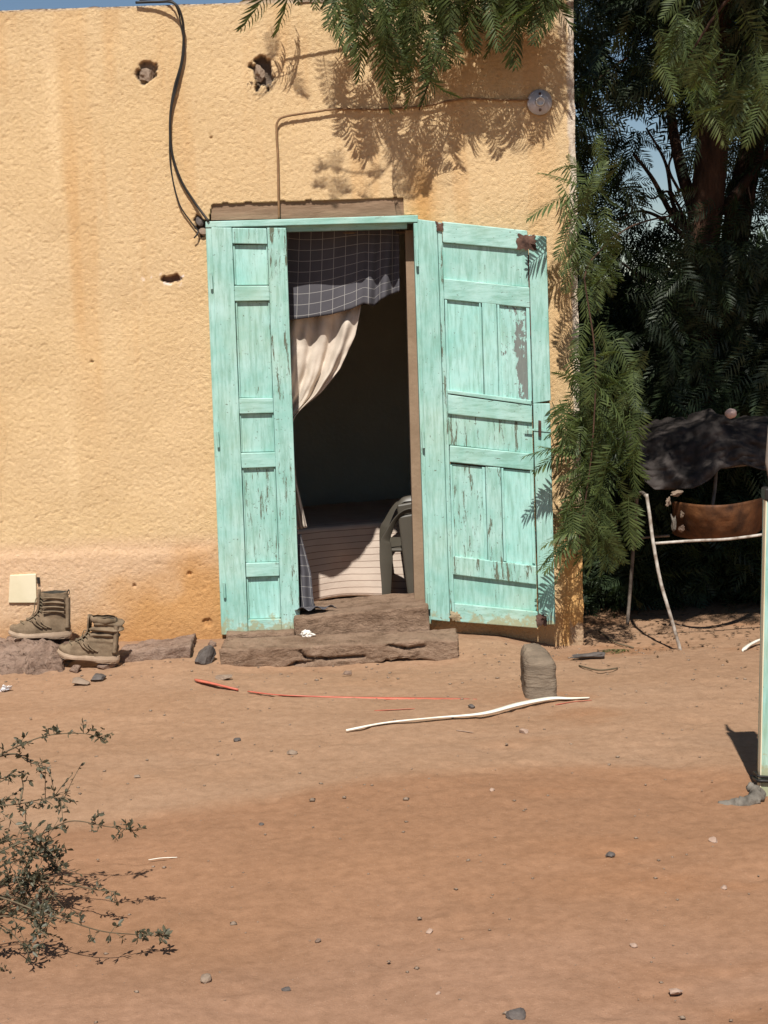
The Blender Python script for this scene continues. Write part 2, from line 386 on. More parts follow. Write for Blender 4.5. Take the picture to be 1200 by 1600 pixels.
VXX[-1, :] = XR-.012*fbm(WZ[-1, :]*14, WZ[-1, :]*0, 171, 3); VY[-1, :] += .015
crk = np.abs(fbm(WX*2.3+4, WZ*1.7, 301, 4)-.5); crm = sst(.62, .68, fbm(WX*.9, WZ*.9, 311, 3))
out = out-.0025*sst(.0035, .0, crk)*crm; VY = -out
# colour
t1 = fbm(WX*1.6, WZ*1.6, 201, 4); t2 = fbm(WX*7, WZ*1.1, 211, 4)
sand = lerp3((.630, .440, .230), (.685, .505, .300), t1)
def blend(c, col, k): return c*(1-k[..., None])+np.asarray(col)*k[..., None]
cw = sand
streak = np.exp(-((WX+1.45+.05*(3.1-WZ)*-.2)/.055)**2)*.5+np.exp(-((WX+1.37)/.03)**2)*.35
cw = blend(cw, (.60, .34, .13), streak*.7*sst(.3, .8, t2+.10)*(sst(.6, 1.3, WZ))*1.0)
cw = blend(cw, (.78, .58, .34), np.exp(-((WX+1.52)/.035)**2)*.5*sst(.4, .7, t2))
cw = blend(cw, (.60, .36, .16), sst(.52, .75, fbm(WX*9, WZ*.9, 221, 4))*.4)
cw = blend(cw, (.63, .42, .27), sst(.6, .50, WZ+.06*(t1-.5))*sst(-.8, -.84, WX)*.75)
damp = sst(.10, .62, fbm(WX*3.5, WZ*3.5, 231, 4)*.75+.62-WZ*1.25-np.abs(WX+.98)*.85)*sst(-.8, -.83, WX)
cw = blend(cw, (.50, .24, .062), damp*.72)
foot = sst(.18, .02, WZ-.10*fbm(WX*8, WZ*8, 241)); cw = blend(cw, (.42, .22, .09), foot*.55)
dr = sst(.75, .25, WZ)*sst(.84, .90, WX)*.75; cw = blend(cw, (.62, .34, .11), dr)
nb = np.exp(-((WX-.235)/.07)**2)*sst(2.55, 2.15, WZ)*sst(1.9, 2.0, WZ); cw = blend(cw, (.56, .30, .10), nb*.8)
cor = sst(XR-.045, XR-.028, WX+.012*(fbm(WX*30, WZ*12, 251)-.5)*2); cw = blend(cw, (.62, .55, .47), cor*.8*sst(.5, 1.0, WZ))
sc = sst(.60, .63, fbm(WX*16, WZ*4, 255, 4))*sst(.88, .93, WX); cw = blend(cw, (.33, .26, .20), sc*.7)
cw = blend(cw, (.38, .25, .13), sst(.0045, .001, crk)*crm*.4)
cap = sst(TOP-.02, TOP-.008, WZ+.012*(fbm(WX*12, WZ*2, 261)-.5)); cw = blend(cw, (.50, .40, .30), cap*.8)
for h_, cc in ((h1, (.30, .22, .15)), (h2, (.17, .13, .10)), (h3, (.20, .12, .08)), (h4, (.10, .075, .06))):
    cw = blend(cw, cc, sst(1.08, .85, h_))
ef = np.maximum(sst(.62, .70, fbm(WX*45, WZ*45, 271, 3))*sst(2.2, 1.2, h3)*sst(.9, 1.1, h3), 0); cw = blend(cw, (.85, .74, .68), ef)
# doorway opening
lint_top = 2.196-.012*fbm(WX*18, WZ*0, 281, 3)
xl = -.812+np.clip((WZ-2.09)/.11, 0, 1)*.03
hole = ((WX > xl) & (WX < .199) & (WZ < 2.105)) | ((WX > xl) & (WX < .145) & (WZ >= 2.10) & (WZ < lint_top))
hole &= WZ > -1
hc = hole[:-1, :-1] & hole[1:, :-1] & hole[:-1, 1:] & hole[1:, 1:]
a, b = WX.shape; I = np.arange(a*b).reshape(a, b)
Q = np.stack([I[:-1, :-1], I[1:, :-1], I[1:, 1:], I[:-1, 1:]], -1)
quads = Q[~hc].reshape(-1, 4)
V = np.stack([VXX, VY, VZZ], -1).reshape(-1, 3)
# reveal returning into the wall along the opening
ext = []; nv = len(V); newv = []; newc = []
idx_new = {}
def inner(i):
    if i not in idx_new:
        p = V[i]; idx_new[i] = nv+len(newv); newv.append((p[0], .05, p[2])); newc.append((.55, .33, .15))
    return idx_new[i]
A, B = hc.shape
for i, j in zip(*np.nonzero(hc)):
    if i > 0 and not hc[i-1, j]: e = (I[i, j], I[i, j+1]); ext.append((e[1], e[0], inner(e[0]), inner(e[1])))
    if i < A-1 and not hc[i+1, j]: e = (I[i+1, j], I[i+1, j+1]); ext.append((e[0], e[1], inner(e[1]), inner(e[0])))
    if j < B-1 and not hc[i, j+1]: e = (I[i, j+1], I[i+1, j+1]); ext.append((e[1], e[0], inner(e[0]), inner(e[1])))
V = np.concatenate([V, np.array(newv)]); quads = np.concatenate([quads, np.array(ext)])
# turn back over the top edge and round the corner
top = I[:, -1]; side = I[-1, :]; n0 = len(V)
tv = np.array([(V[i][0], .30, V[i][2]-.004) for i in top]); V = np.concatenate([V, tv])
sv0 = len(V); sv = np.array([(XR-.002, .10, V[i][2]) for i in side]); V = np.concatenate([V, sv])
tq = [(top[k+1], top[k], n0+k, n0+k+1) for k in range(len(top)-1)]
sq = [(side[k], side[k+1], sv0+k+1, sv0+k) for k in range(len(side)-1)]
quads = np.concatenate([quads, np.array(tq), np.array(sq)])
wme = mesh_np('wall', V, quads, 4)
cols = np.concatenate([cw.reshape(-1, 3), np.array(newc), np.full((len(tv), 3), .34)*np.array((1.2, 1, .8)), np.tile(np.array((.5, .36, .2)), (len(sv), 1))])
ca = wme.color_attributes.new('tint', 'FLOAT_COLOR', 'POINT')
ca.data.foreach_set('color', np.concatenate([cols, np.ones((len(cols), 1))], 1).astype(np.float32).ravel())
link('wall', wme, M_wall, house, True)
# masonry core around the opening, side and back walls, roof, floor
def core():
    c = MB()
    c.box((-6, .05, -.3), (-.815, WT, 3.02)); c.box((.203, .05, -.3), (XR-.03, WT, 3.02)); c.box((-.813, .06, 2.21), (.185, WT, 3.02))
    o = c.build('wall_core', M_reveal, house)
    s = MB(); s.box((XR-.33, WT+.002, -.3), (XR-.012, 4.6, 3.05)); s.box((-2.6, WT+.002, -.3), (-2.3, 3.0, 3.0)); s.box((-2.298, 2.7, -.3), (XR-.332, 3.0, 3.0)); s.box((-6, WT+.002, -.3), (-5.7, 4.6, 3.0)); s.box((-5.698, 4.3, -.3), (XR-.332, 4.6, 3.0))
    s.build('rear_wall', M_inner, house)
    r = MB(); r.box((-5.99, .31, 3.022), (XR-.06, 4.59, 3.05)); r.build('roof', M_roof, house)
    r = MB(); r.box((-5.69, WT+.003, 2.72), (XR-.334, 4.29, 2.80)); r.build('ceiling', M_inner, house)
    r = MB(); r.box((-5.69, .12, -.25), (XR-.334, 4.29, .0)); r.build('floor', M_inner, house)
core()
def copings():
    # flaked mortar pieces along the parapet
    rnd = random.Random(3)
    x = -1.95
    while x < .9:
        wdt = rnd.uniform(.05, .22)
        if rnd.random() < (0 if x < -.6 else .85):
            h = rnd.uniform(.012, .03)+(.015 if x > -.6 else 0); z = TOP-.012
            y0 = rnd.uniform(-.03, -.008); n = max(3, int(wdt/.02)); vs = []; fs = []
            for k in range(n+1):
                xx = x+wdt*k/n; hh = h*(1+rnd.uniform(-.35, .25))*(1 if 0 < k < n else .5); yy = y0+rnd.uniform(-.006, .006)
                vs += [(xx, yy, z-rnd.uniform(0, .008)), (xx, yy+.004, z+hh), (xx, .24, z+hh*.9), (xx, .24, z)]
            for k in range(n):
                for e in range(4): fs.append((k*4+e, k*4+(e+1) % 4, k*4+4+(e+1) % 4, k*4+4+e))
            fs += [(3, 2, 1, 0), (n*4, n*4+1, n*4+2, n*4+3)]
            pyobj('mortar_flake', vs, fs, M_rock_tan, house)
        x += wdt+rnd.uniform(.0, .06)
copings()

# ---- lintel
def lintel():
    vs = []; n = 26
    for k in range(n+1):
        t = k/n; px = 330+(642-330)*t
        for y_, yy in ((.012, 344-6*t), (.012, 306-2*t), (.06, 306-2*t), (.06, 344-6*t)):
            p = at(px+(10*(1-t)*0 if yy < 320 else 0), yy, y_); p.y += .006*(mnoise.noise(Vector((t*9, yy*.1, 1)))); vs.append(p)
    fs = []
    for k in range(n):
        for e in range(4): fs.append((k*4+(e+1) % 4, k*4+e, k*4+4+e, k*4+4+(e+1) % 4))
    fs += [(0, 1, 2, 3), (n*4+3, n*4+2, n*4+1, n*4)]
    o = pyobj('wooden_lintel', vs, fs, M_bare, house); o['label'] = 'bare grey brown wooden board above the door frame'
lintel()

# ---- door frame
def pxbox(mb, c4, Y0, Y1):
    """c4: four photo corners TL TR BR BL at front plane Y0; extruded back to Y1"""
    f = [at(px, py, Y0) for px, py in c4]; bk = [Vector((p.x, Y1, p.z)) for p in f]
    mb.box8([f[3], f[2], bk[2], bk[3], f[0], f[1], bk[1], bk[0]])
fr = MB(); pxbox(fr, [(321, 351), (330, 351), (357, 992), (346, 992)], -.035, .09); o = fr.build('jamb', M_paint, house); bevel(o, .003)
fr = MB(); pxbox(fr, [(321, 346), (653, 336), (653, 347), (321, 355.5)], -.040, .09); o = fr.build('frame_head', M_paint_h, house); bevel(o, .003)
fr = MB(); pxbox(fr, [(646, 348), (654, 348), (675, 975), (666, 975)], -.036, .09); o = fr.build('jamb', M_paint, house); bevel(o, .003)
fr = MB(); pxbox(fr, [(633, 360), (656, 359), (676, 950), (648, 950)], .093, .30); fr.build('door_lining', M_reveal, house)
fr = MB(); pxbox(fr, [(330, 356), (636, 347.5), (636, 357), (330, 365)], .0, .06); fr.build('stop_bead', M_paint_h, house)

# ---- door leaves built in their own plane
class Leaf:
    def __init__(s, name, label, TL, TR, BR, BL, parent):
        s.c = (TL, TR, BR, BL)
        s.n = (TR-TL).cross(TL-BL).normalized()
        if s.n.y > 0: s.n = -s.n           # towards the camera
        s.root = bpy.data.objects.new(name, None); COL.objects.link(s.root); s.root.location = BL
        s.root.parent = parent; s.root['label'] = label
        s.inv = Matrix.Translation(-(parent.location+BL))
    def P(s, u, v, d):
        a = s.c[0].lerp(s.c[1], u); b = s.c[3].lerp(s.c[2], u); return a.lerp(b, v)+s.n*d
    def piece(s, name, u0, u1, v0, v1, d0, d1, mat, skew=(0, 0, 0, 0), bev=.003, label=None):
        """skew: dv added at the TL TR BR BL corners"""
        jr = random.Random(round(u0*997)*131+round(v0*991)*7+ord(name[0])); j = lambda a_: jr.uniform(-a_, a_)
        d1 += j(.0016); u0 += j(.003); u1 += j(.003)
        q = [(u0+j(.003), v1+skew[3]+j(.0012)), (u1+j(.003), v1+skew[2]+j(.0012)), (u1+j(.003), v0+skew[1]+j(.0012)), (u0+j(.003), v0+skew[0]+j(.0012))]   # BL BR TR TL
        f = [s.P(u, v, d1) for u, v in q]; bk = [s.P(u, v, d0) for u, v in q]
        mb = MB(); mb.box8([f[0], f[1], bk[1], bk[0], f[3], f[2], bk[2], bk[3]])
        o = mb.build(name, mat); o.parent = s.root; o.matrix_parent_inverse = Matrix.Translation(-s.root.location)
        if bev: bevel(o, bev, 2)
        if label: o['label'] = label
        return o

L = Leaf('door_leaf', 'narrow closed left leaf of the door with a single column of panels', at(330.5, 355.5, -.03), at(447, 356, -.03), at(469, 986, -.03), at(357, 990, -.03), house)
def U(px): return (px-330)/117.0
def Vl(py): return (py-355.5)/632.0
L.piece('stile', 0, .275, 0, 1, -.02, .012, M_paint); L.piece('stile', .745, 1.0, .0, .998, -.02, .0125, M_paint_worn)
rail_v = [(356, 380), (443, 467), (617, 640), (702, 725), (876, 898), (966, 989)]
for k, (p0, p1) in enumerate(rail_v):
    L.piece('rail', .277, .743, Vl(p0), Vl(p1), -.018, .010, M_paint_h if k else M_paint_worn, bev=.004)
pan = [(380, 443, M_paint_clean), (467, 617, M_paint), (640, 702, M_paint), (725, 876, M_paint_worn), (898, 966, M_paint_clean)]
for p0, p1, mt in pan:
    L.piece('panel', .279, .741, Vl(p0)+.001, Vl(p1)-.001, -.022, -.010, mt, bev=.002)
    L.piece('moulding', .279, .300, Vl(p0)+.001, Vl(p1)-.001, -.010, .001, M_paint, bev=.003)
    L.piece('moulding', .720, .741, Vl(p0)+.001, Vl(p1)-.001, -.010, .001, M_paint, bev=.003)
for py in (425, 668, 905):
    hb = MB(); p = L.P(-.03, Vl(py), .016); hb.tube([p, p+Vector((0.001, 0, -.075))], .0065, 8)
    o = hb.build('hinge', M_paint); o.parent = L.root; o.matrix_parent_inverse = Matrix.Translation(-L.root.location)

Rl = Leaf('door_leaf', 'wide right leaf swung back against the wall, paint peeling', at(652, 345, -.055), at(853, 362, -.135), at(868, 981, -.135), at(673, 969, -.055), house)
def Vr(py): return (py-352)/622.0
Rl.piece('stile', 0, .155, -.003, 1.0, -.035, .0, M_paint); Rl.piece('stile', .160, .190, 0, .995, -.033, -.004, M_paint_worn, label='thin inner strip of the hinge stile')
Rl.piece('stile', .862, 1.0, .012, .418, -.035, -.001, M_paint, skew=(0, 0, 0, .01)); Rl.piece('stile', .868, 1.0, .425, .99, -.035, .001, M_paint, skew=(.004, 0, 0, .004))
z0 = .192; z1 = .858
RR = [(-2, 27, (0, .004, .006, .004)), (85, 113, (0, .004, .010, .004)), (263, 293, (.0, .012, .008, .0)), (342, 369, (0, .006, .006, 0)), (519, 543, (-.004, .008, .018, .006)), (593, 622, (0, .008, .004, 0))]
for k, (p0, p1, skw) in enumerate(RR):
    Rl.piece('rail', z0, z1 if k not in (0, 5) else z1+.002, p0/622, p1/622, -.033, -.002, M_paint_h if k != 4 else M_paint_worn, skew=skw, bev=.004)
Rl.piece('moulding', z0+.002, z1-.003, 262/622-.011, 262/622-.001, -.03, .002, M_paint_h, skew=(0, .012, .012, 0), bev=.003)
for (a_, b_, skw, mt) in ((27, 85, (.004, .006, .004, .0), M_paint), (293, 342, (0, .008, .006, 0), M_paint_worn), (543, 593, (.006, .018, .008, 0), M_paint)):
    Rl.piece('panel', z0+.001, z1-.001, a_/622, b_/622, -.036, -.020, mt, skew=skw, bev=.002)
for (a_, b_, mats) in ((113, 262, (M_paint_clean, M_paint_clean, M_paint_peel)), (369, 519, (M_paint_worn, M_paint_worn, M_paint_clean))):
    s0 = .004; s1 = .010
    um = (.485, .60) if a_ == 113 else (.475, .60)
    Rl.piece('panel', z0+.001, um[0]-.001, a_/622+s0, b_/622, -.036, -.019, mats[0], skew=(0, .003, .004, 0), bev=.002)
    o = Rl.piece('panel', um[1]+.001, z1-.001, a_/622+.006, b_/622+.006, -.036, -.018, mats[2], skew=(0, .004, .006, 0), bev=.002)
    if mats[2] is M_paint_peel: o['label'] = 'panel with large flakes of paint missing'
    Rl.piece('muntin', um[0], um[1], a_/622+.004, b_/622+.006, -.033, -.003, mats[1], bev=.005)
    for uu in (z0+.001, um[0]-.024, um[1]+.002, z1-.024):
        Rl.piece('moulding', uu, uu+.021, a_/622+.006, b_/622+.003, -.0185, -.006, M_paint_clean, bev=.002)
# rotten corners: ragged brown wood
def ragged(L_, name, u0, u1, v0, v1, d, mat, seed, label):
    rnd = random.Random(seed); n = 64; vs = []; c = ((u0+u1)/2, (v0+v1)/2)
    for k in range(n):
        an = 2*math.pi*k/n; e = .82+.42*mnoise.noise(Vector((math.cos(an)*2.2, math.sin(an)*2.2, seed)))+.10*mnoise.noise(Vector((math.cos(an)*9, math.sin(an)*9, seed)))+rnd.uniform(-.05, .05)
        sq = 1/max(abs(math.cos(an)), abs(math.sin(an)))*.8+.2
        u = c[0]+(u1-u0)/2*math.cos(an)*e*sq; v = c[1]+(v1-v0)/2*math.sin(an)*e*sq
        vs.append(L_.P(u, v, d)); vs.append(L_.P(u, v, d-.012))
    vs.append(L_.P(c[0], c[1], d+.004))
    fs = [(2*k, 2*((k+1) % n), 2*n) for k in range(n)]+[(2*k, 2*k+1, 2*((k+1) % n)+1, 2*((k+1) % n)) for k in range(n)]
    o = pyobj(name, vs, fs, mat); o.parent = L_.root; o.matrix_parent_inverse = Matrix.Translation(-L_.root.location); o['label'] = label
ragged(Rl, 'rotten_patch', .76, .94, .008, .052, .003, M_rustwood, 4, 'dark rotten wood at the top free corner')
ragged(Rl, 'rotten_patch', .145, .21, -.002, .022, .004, M_rustwood, 5, 'brown chipped patch at the top near the hinge')
ragged(Rl, 'bare_patch', .15, .25, .972, 1.0, .002, M_splinter, 6, 'pale splintered wood at the lower hinge corner')
ragged(Rl, 'bare_patch', .84, .94, .965, 1.0, .003, M_rustwood, 8, 'scuffed brown wood at the lower free corner')
o = Rl.piece('split', .852, .862, .06, .26, -.03, -.006, M_rustwood, bev=0, label='brown open joint beside the free stile')
o = Rl.piece('bracket', .80, 1.0, .492, .497, .001, .006, M_paint, bev=0); o = Rl.piece('bolt', .90, .925, .47, .51, .001, .018, M_rustwood, bev=.003)
for v_ in (.07, .52, .93):
    hb = MB(); p = Rl.P(-.012, v_, .004); hb.tube([p, p+Vector((0.002, 0, -.08))], .007, 8)
    o = hb.build('hinge', M_paint); o.parent = Rl.root; o.matrix_parent_inverse = Matrix.Translation(-Rl.root.location)

# ------------------------------------------------------------------ eroded blocks (steps, rocks)
def block(name, x0, x1, y0, y1, z0, z1, mat, seed, amp=.012, res=.018, rnd_=.02, tilt=0, parent=None, ztop=None, notch=None, sc=6):
    """rounded, eroded block: six gridded faces displaced by noise"""
    nx = max(3, int((x1-x0)/res)); ny = max(3, int((y1-y0)/res)); nz = max(3, int((z1-z0)/res))
    vid = {}; vs = []; fs = []
    def P(i, j, k):
        key = (i, j, k)
        if key in vid: return vid[key]
        x = x0+(x1-x0)*i/nx; y = y0+(y1-y0)*j/ny; z = z0+(z1-z0)*k/nz
        # round edges
        q = Vector((x, y, z)); c = Vector((min(max(x, x0+rnd_), x1-rnd_), min(max(y, y0+rnd_), y1-rnd_), min(max(z, z0+rnd_), z1-rnd_)))
        d = q-c
        if d.length > rnd_: q = c+d.normalized()*rnd_
        n = Vector((mnoise.noise(q*sc+Vector((seed, 0, 0))), mnoise.noise(q*sc+Vector((0, seed+9, 0))), mnoise.noise(q*sc+Vector((0, 5, seed)))))
        n2 = Vector((mnoise.noise(q*sc*4+Vector((seed, 0, 0))), mnoise.noise(q*sc*4+Vector((0, seed+9, 0))), mnoise.noise(q*sc*4+Vector((0, 5, seed)))))
        n3 = mnoise.noise(q*sc*11+Vector((seed, 2, 1)))
        q = q+n*amp+n2*amp*.55+n2.normalized()*n3*amp*.35
        if ztop: q.z += ztop(q.x)*(k/nz)
        if notch: q = notch(q, k/nz)
        vid[key] = len(vs); vs.append(q); return vid[key]
    for i in range(nx):
        for j in range(ny):
            fs.append((P(i, j, nz), P(i+1, j, nz), P(i+1, j+1, nz), P(i, j+1, nz))); fs.append((P(i, j+1, 0), P(i+1, j+1, 0), P(i+1, j, 0), P(i, j, 0)))
        for k in range(nz):
            fs.append((P(i, 0, k), P(i+1, 0, k), P(i+1, 0, k+1), P(i, 0, k+1))); fs.append((P(i+1, ny, k), P(i, ny, k), P(i, ny, k+1), P(i+1, ny, k+1)))
    for j in range(ny):
        for k in range(nz):
            fs.append((P(0, j+1, k), P(0, j, k), P(0, j, k+1), P(0, j+1, k+1))); fs.append((P(nx, j, k), P(nx, j+1, k), P(nx, j+1, k+1), P(nx, j, k+1)))
    return pyobj(name, vs, fs, mat, parent, True)
def crackize(o, paths, depth=.02, wid=.006):
    """sink vertices near crack paths given in x,z on the front face"""
    for v in o.data.vertices:
        for path in paths:
            for (x0, z0), (x1, z1) in zip(path[:-1], path[1:]):
                d = Vector((x1-x0, z1-z0)); t = max(0, min(1, ((v.co.x-x0)*d.x+(v.co.z-z0)*d.y)/d.length_squared))
                dd = math.hypot(v.co.x-x0-d.x*t, v.co.z-z0-d.y*t)
                if dd < wid: v.co.y += depth*(1-dd/wid)
    o.data.update()
# threshold slab
o = block('door_sill', -.46, .205, -.115, .30, .06, .185, M_step, 3, .006, .008, .006, sc=9, ztop=lambda x: .022*(x+.1)/.4)
tag(o, 'worn upper sill slab lying right in the open doorway', 'sill')
def step_notch(q, k):
    if k < .5:                     # ragged underside
        q.z += .075*(1-k*2)*sst(-.35, .0, q.x).item()*(.6+mnoise.noise(Vector((q.x*6, 3, 0)))*.6)
        q.z += .008*(1-k*2)*mnoise.noise(Vector((q.x*30, 8, 0)))
    return q
o = block('stone_step', -.80, .335, -.40, -.122, -.045, .082, M_step, 12, .009, .008, .007, sc=9, notch=step_notch, ztop=lambda x: .012*(x+.2))
crackize(o, [[(-.80, -.03), (-.62, -.045), (-.50, -.03), (-.44, .0), (-.36, .005)], [(-.42, .06), (-.40, .025), (-.30, .015), (-.12, .02)], [(.0, .07), (.08, .05), (.17, .06)]], .035, .011)
tag(o, 'long cracked earth coloured step slab below the doorway', 'step')
mud = block('sill_mortar', -.80, -.462, -.11, -.045, .03, .095, M_step, 15, .006, .015, .006, sc=14)
tag(mud, 'low strip of mortar under the narrow left door leaf', 'sill')

def rock(name, loc, dim, mat, seed, label, cat='stone', rot=0, facets=9, group=None, sub=3, amp=.10, tilt=(0, 0)):
    """angular rock: a sphere cut by random planes, then roughened"""
    import bmesh
    rnd = random.Random(seed); bm = bmesh.new(); bmesh.ops.create_icosphere(bm, subdivisions=sub, radius=1)
    pl = []
    for _ in range(facets):
        n = Vector((rnd.gauss(0, 1), rnd.gauss(0, 1), rnd.gauss(0, 1))).normalized(); pl.append((n, rnd.uniform(.45, .8)))
    for v in bm.verts:
        q = v.co.copy()
        for n, d in pl:
            e = q.dot(n)
            if e > d: q -= n*(e-d)
        q *= 1+amp*mnoise.noise(q*2.2+Vector((seed, 0, 0)))+amp*.6*mnoise.noise(q*6+Vector((seed, 3, 0)))+amp*.3*mnoise.noise(q*14+Vector((seed, 3, 0)))
        v.co = q
    xs = [v.co for v in bm.verts]; ext = [max(abs(c[i]) for c in xs) for i in range(3)]
    Mr = Matrix.Rotation(rot, 4, 'Z') @ Matrix.Rotation(tilt[0], 4, 'X') @ Matrix.Rotation(tilt[1], 4, 'Y')
    for v in bm.verts: v.co = Mr @ Vector([v.co[i]/ext[i]*dim[i]/2 for i in range(3)])
    me = bpy.data.meshes.new(name); bm.to_mesh(me); bm.free(); me.materials.append(mat)
    if sub > 3: me.polygons.foreach_set('use_smooth', np.ones(len(me.polygons), bool))
    o = bpy.data.objects.new(name, me); COL.objects.link(o); o.location = loc
    return tag(o, label, cat, group)
def rockpx(name, px, py, dim, mat, seed, label, sink=.15, **kw):
    """px,py = middle of its foot"""
    p = gpt(px, py); p = p+Vector((0, dim[1]*.35, dim[2]*(.5-sink))); return rock(name, p, dim, mat, seed, label, **kw)
def slope(q, k):
    q.y += .10*k*max(0, min(1, (-.2-q.y)/.3))+.03*mnoise.noise(Vector((q.x*9, 4, q.z*14))); q.z += .018*mnoise.noise(Vector((q.x*14, q.y*14, 7)))*k
    if q.x > -1.56: q.z -= .06*k*(q.x+1.56)/.06
    return q
o = block('rock', -1.95, -1.515, -.50, -.13, -.03, .116, M_rock_red, 5, .034, .009, .015, sc=10, notch=slope)
tag(o, 'big rough reddish rock under the upright boot', 'stone')
o = block('rock', -1.30, -.95, -.36, -.08, -.03, .078, M_rock_red, 33, .014, .009, .008, sc=10, ztop=lambda x: .02*(x+1.1)/.2)
tag(o, 'long flat reddish rock between the slumped boot and the dark stone', 'stone')
rockpx('rock', 168, 1046, (.11, .08, .05), M_rock_red, 51, 'low reddish stone between the slumped boot and the long flat rock')
rockpx('rock', 318, 1039, (.125, .12, .10), M_rock_grey, 9, 'dark grey angular stone at the left foot of the door', rot=.4)
rockpx('rock', 117, 1052, (.06, .05, .045), M_rock_red, 11, 'small pinkish triangular stone below the slumped boot toe')
rockpx('rock', 123, 1072, (.10, .07, .042), M_rock_tan, 12, 'flat tan stone on the earth below the slumped boot')
rockpx('rock', 152, 1066, (.075, .06, .042), M_rock_grey, 13, 'small blue grey stone below the slumped boot')
rockpx('rock', 331, 1011, (.045, .04, .04), M_rock_red, 14, 'little reddish lump beside the frame foot above the dark stone')
rockpx('rock', 350, 1063, (.085, .05, .03), M_rock_tan, 16, 'thin flat chip under the left end of the step')
rockpx('rock', 543, 1056, (.05, .04, .025), M_rock_red, 17, 'small reddish chip under the middle of the step')
# upright block by the wall
def standing():
    p = gpt(845, 1090)
    o = block('stone_block', p.x-.067, p.x+.072, p.y-.02, p.y+.36, -.04, .165, M_stone_up, 44, .008, .008, .038, sc=8)
    for v in o.data.vertices:
        k = v.co.z/.165; f = (v.co.y-p.y)/.36; v.co.y += .05*k*(1-f); v.co.x -= .03*f*(v.co.x-p.x)/.07+.012*f
        v.co.z += max(0, k-.5)*(.025*math.sin(math.pi*min(1, max(0, f)))-.5*max(0, f-.75)*.3)
    tag(o, 'rounded brown stone block lying end on in front of the wide door leaf', 'stone')
standing()
rockpx('rock', 917, 1031, (.19, .07, .038), M_rock_grey, 21, 'dark flat elongated stone on the earth near the wall corner', rot=.1, amp=.2)
peb = [(820, 1146, .05, M_pebble, 'pale pebble just below the middle of the white strip'), (370, 1160, .045, M_rock_grey, 'dark flat pebble below the red strap'),
       (455, 1180, .055, M_rock_tan, 'tan pebble left of the tip of the white strip'), (770, 1236, .026, M_pebble, 'tiny pale pebble where the tan earth turns red'),
       (1117, 1317, .04, M_pebble, 'pale pink pebble left of the turquoise post foot'), (953, 1341, .045, M_rock_grey, 'dark grey pebble alone on the red earth right of centre'),
       (1132, 1390, .028, M_pebble, 'small pink pebble near the right edge'), (408, 1290, .022, M_rock_grey, 'tiny dark pebble left of centre on the red earth'),
       (671, 1459, .028, M_pebble, 'pale pebble near the bottom centre'), (990, 1481, .03, M_pebble, 'pinkish pebble above the one at the lower right'),
       (1057, 1556, .045, M_pebble, 'largest pinkish pebble at the lower right'), (319, 1536, .05, M_rock_tan, 'flat tan pebble at the lower left'),
       (447, 1549, .028, M_rock_grey, 'small dark chip at the bottom left of centre'), (684, 1555, .02, M_pebble, 'tiny whitish pebble above the grey stone at the bottom'),
       (807, 1594, .06, M_rock_grey, 'blue grey stone at the bottom edge of the yard'), (497, 1473, .025, M_rock_red, 'small reddish pebble left of the bottom centre'),
       (952, 1196, .02, M_rock_tan, 'tiny tan pebble right of the stone block on the tan earth'), (214, 1216, .03, M_rock_tan, 'flat tan pebble right of the shrub'),
       (736, 1107, .05, M_rock_grey, 'dark grey chip beside the end of the red strap'), (1165, 1062, .02, M_rock_tan, 'tiny tan pebble near the short white strip')]
for k, (px, py, s, mt, lb) in enumerate(peb):
    rockpx('pebble', px, py, (s*.85, s*.7, s*.45), mt, 60+k, lb, cat='pebble', sub=2, rot=k*1.3, sink=.2)
# grit: uncountable small pebbles
def grit(n=1500):
    base = []
    for s in range(6):
        rnd = random.Random(s); base.append(np.array([[rnd.uniform(.7, 1.2)*c for c in v] for v in ((1, 0, 0), (-1, 0, 0), (0, 1, 0), (0, -1, 0), (0, 0, .7), (0, 0, -.5))]))
    fo = np.array([(0, 2, 4), (2, 1, 4), (1, 3, 4), (3, 0, 4), (2, 0, 5), (1, 2, 5), (3, 1, 5), (0, 3, 5)])
    Vs = []; Fs = []
    for k in range(n):
        if k < n*.35: x = rs.uniform(-1.9, 1.6); y = -.15-abs(rs.normal(0, .5))
        else: x = rs.uniform(-1.9, 2.0); y = rs.uniform(-4.3, .3)
        if y > -.03 and x < 1.02: continue
        s = .0022+.006*rs.rand()**4+(.006 if rs.rand() < .02 else 0)
        a_ = rs.rand()*6.28; c_, s_ = math.cos(a_), math.sin(a_)
        b = base[k % 6]*s*np.array((1.3, 1, .8)); b = np.stack([b[:, 0]*c_-b[:, 1]*s_, b[:, 0]*s_+b[:, 1]*c_, b[:, 2]], 1)
        Fs.append(fo+len(Vs)*6); Vs.append(b+np.array((x, y, float(gz(x, y))+s*.3)))
    return mesh_np('grit', np.concatenate(Vs), np.concatenate(Fs), 3)
tag(link('grit', grit(), M_rock_tan), 'fine scattered grit and tiny stones over the earth', 'grit', kind='stuff')

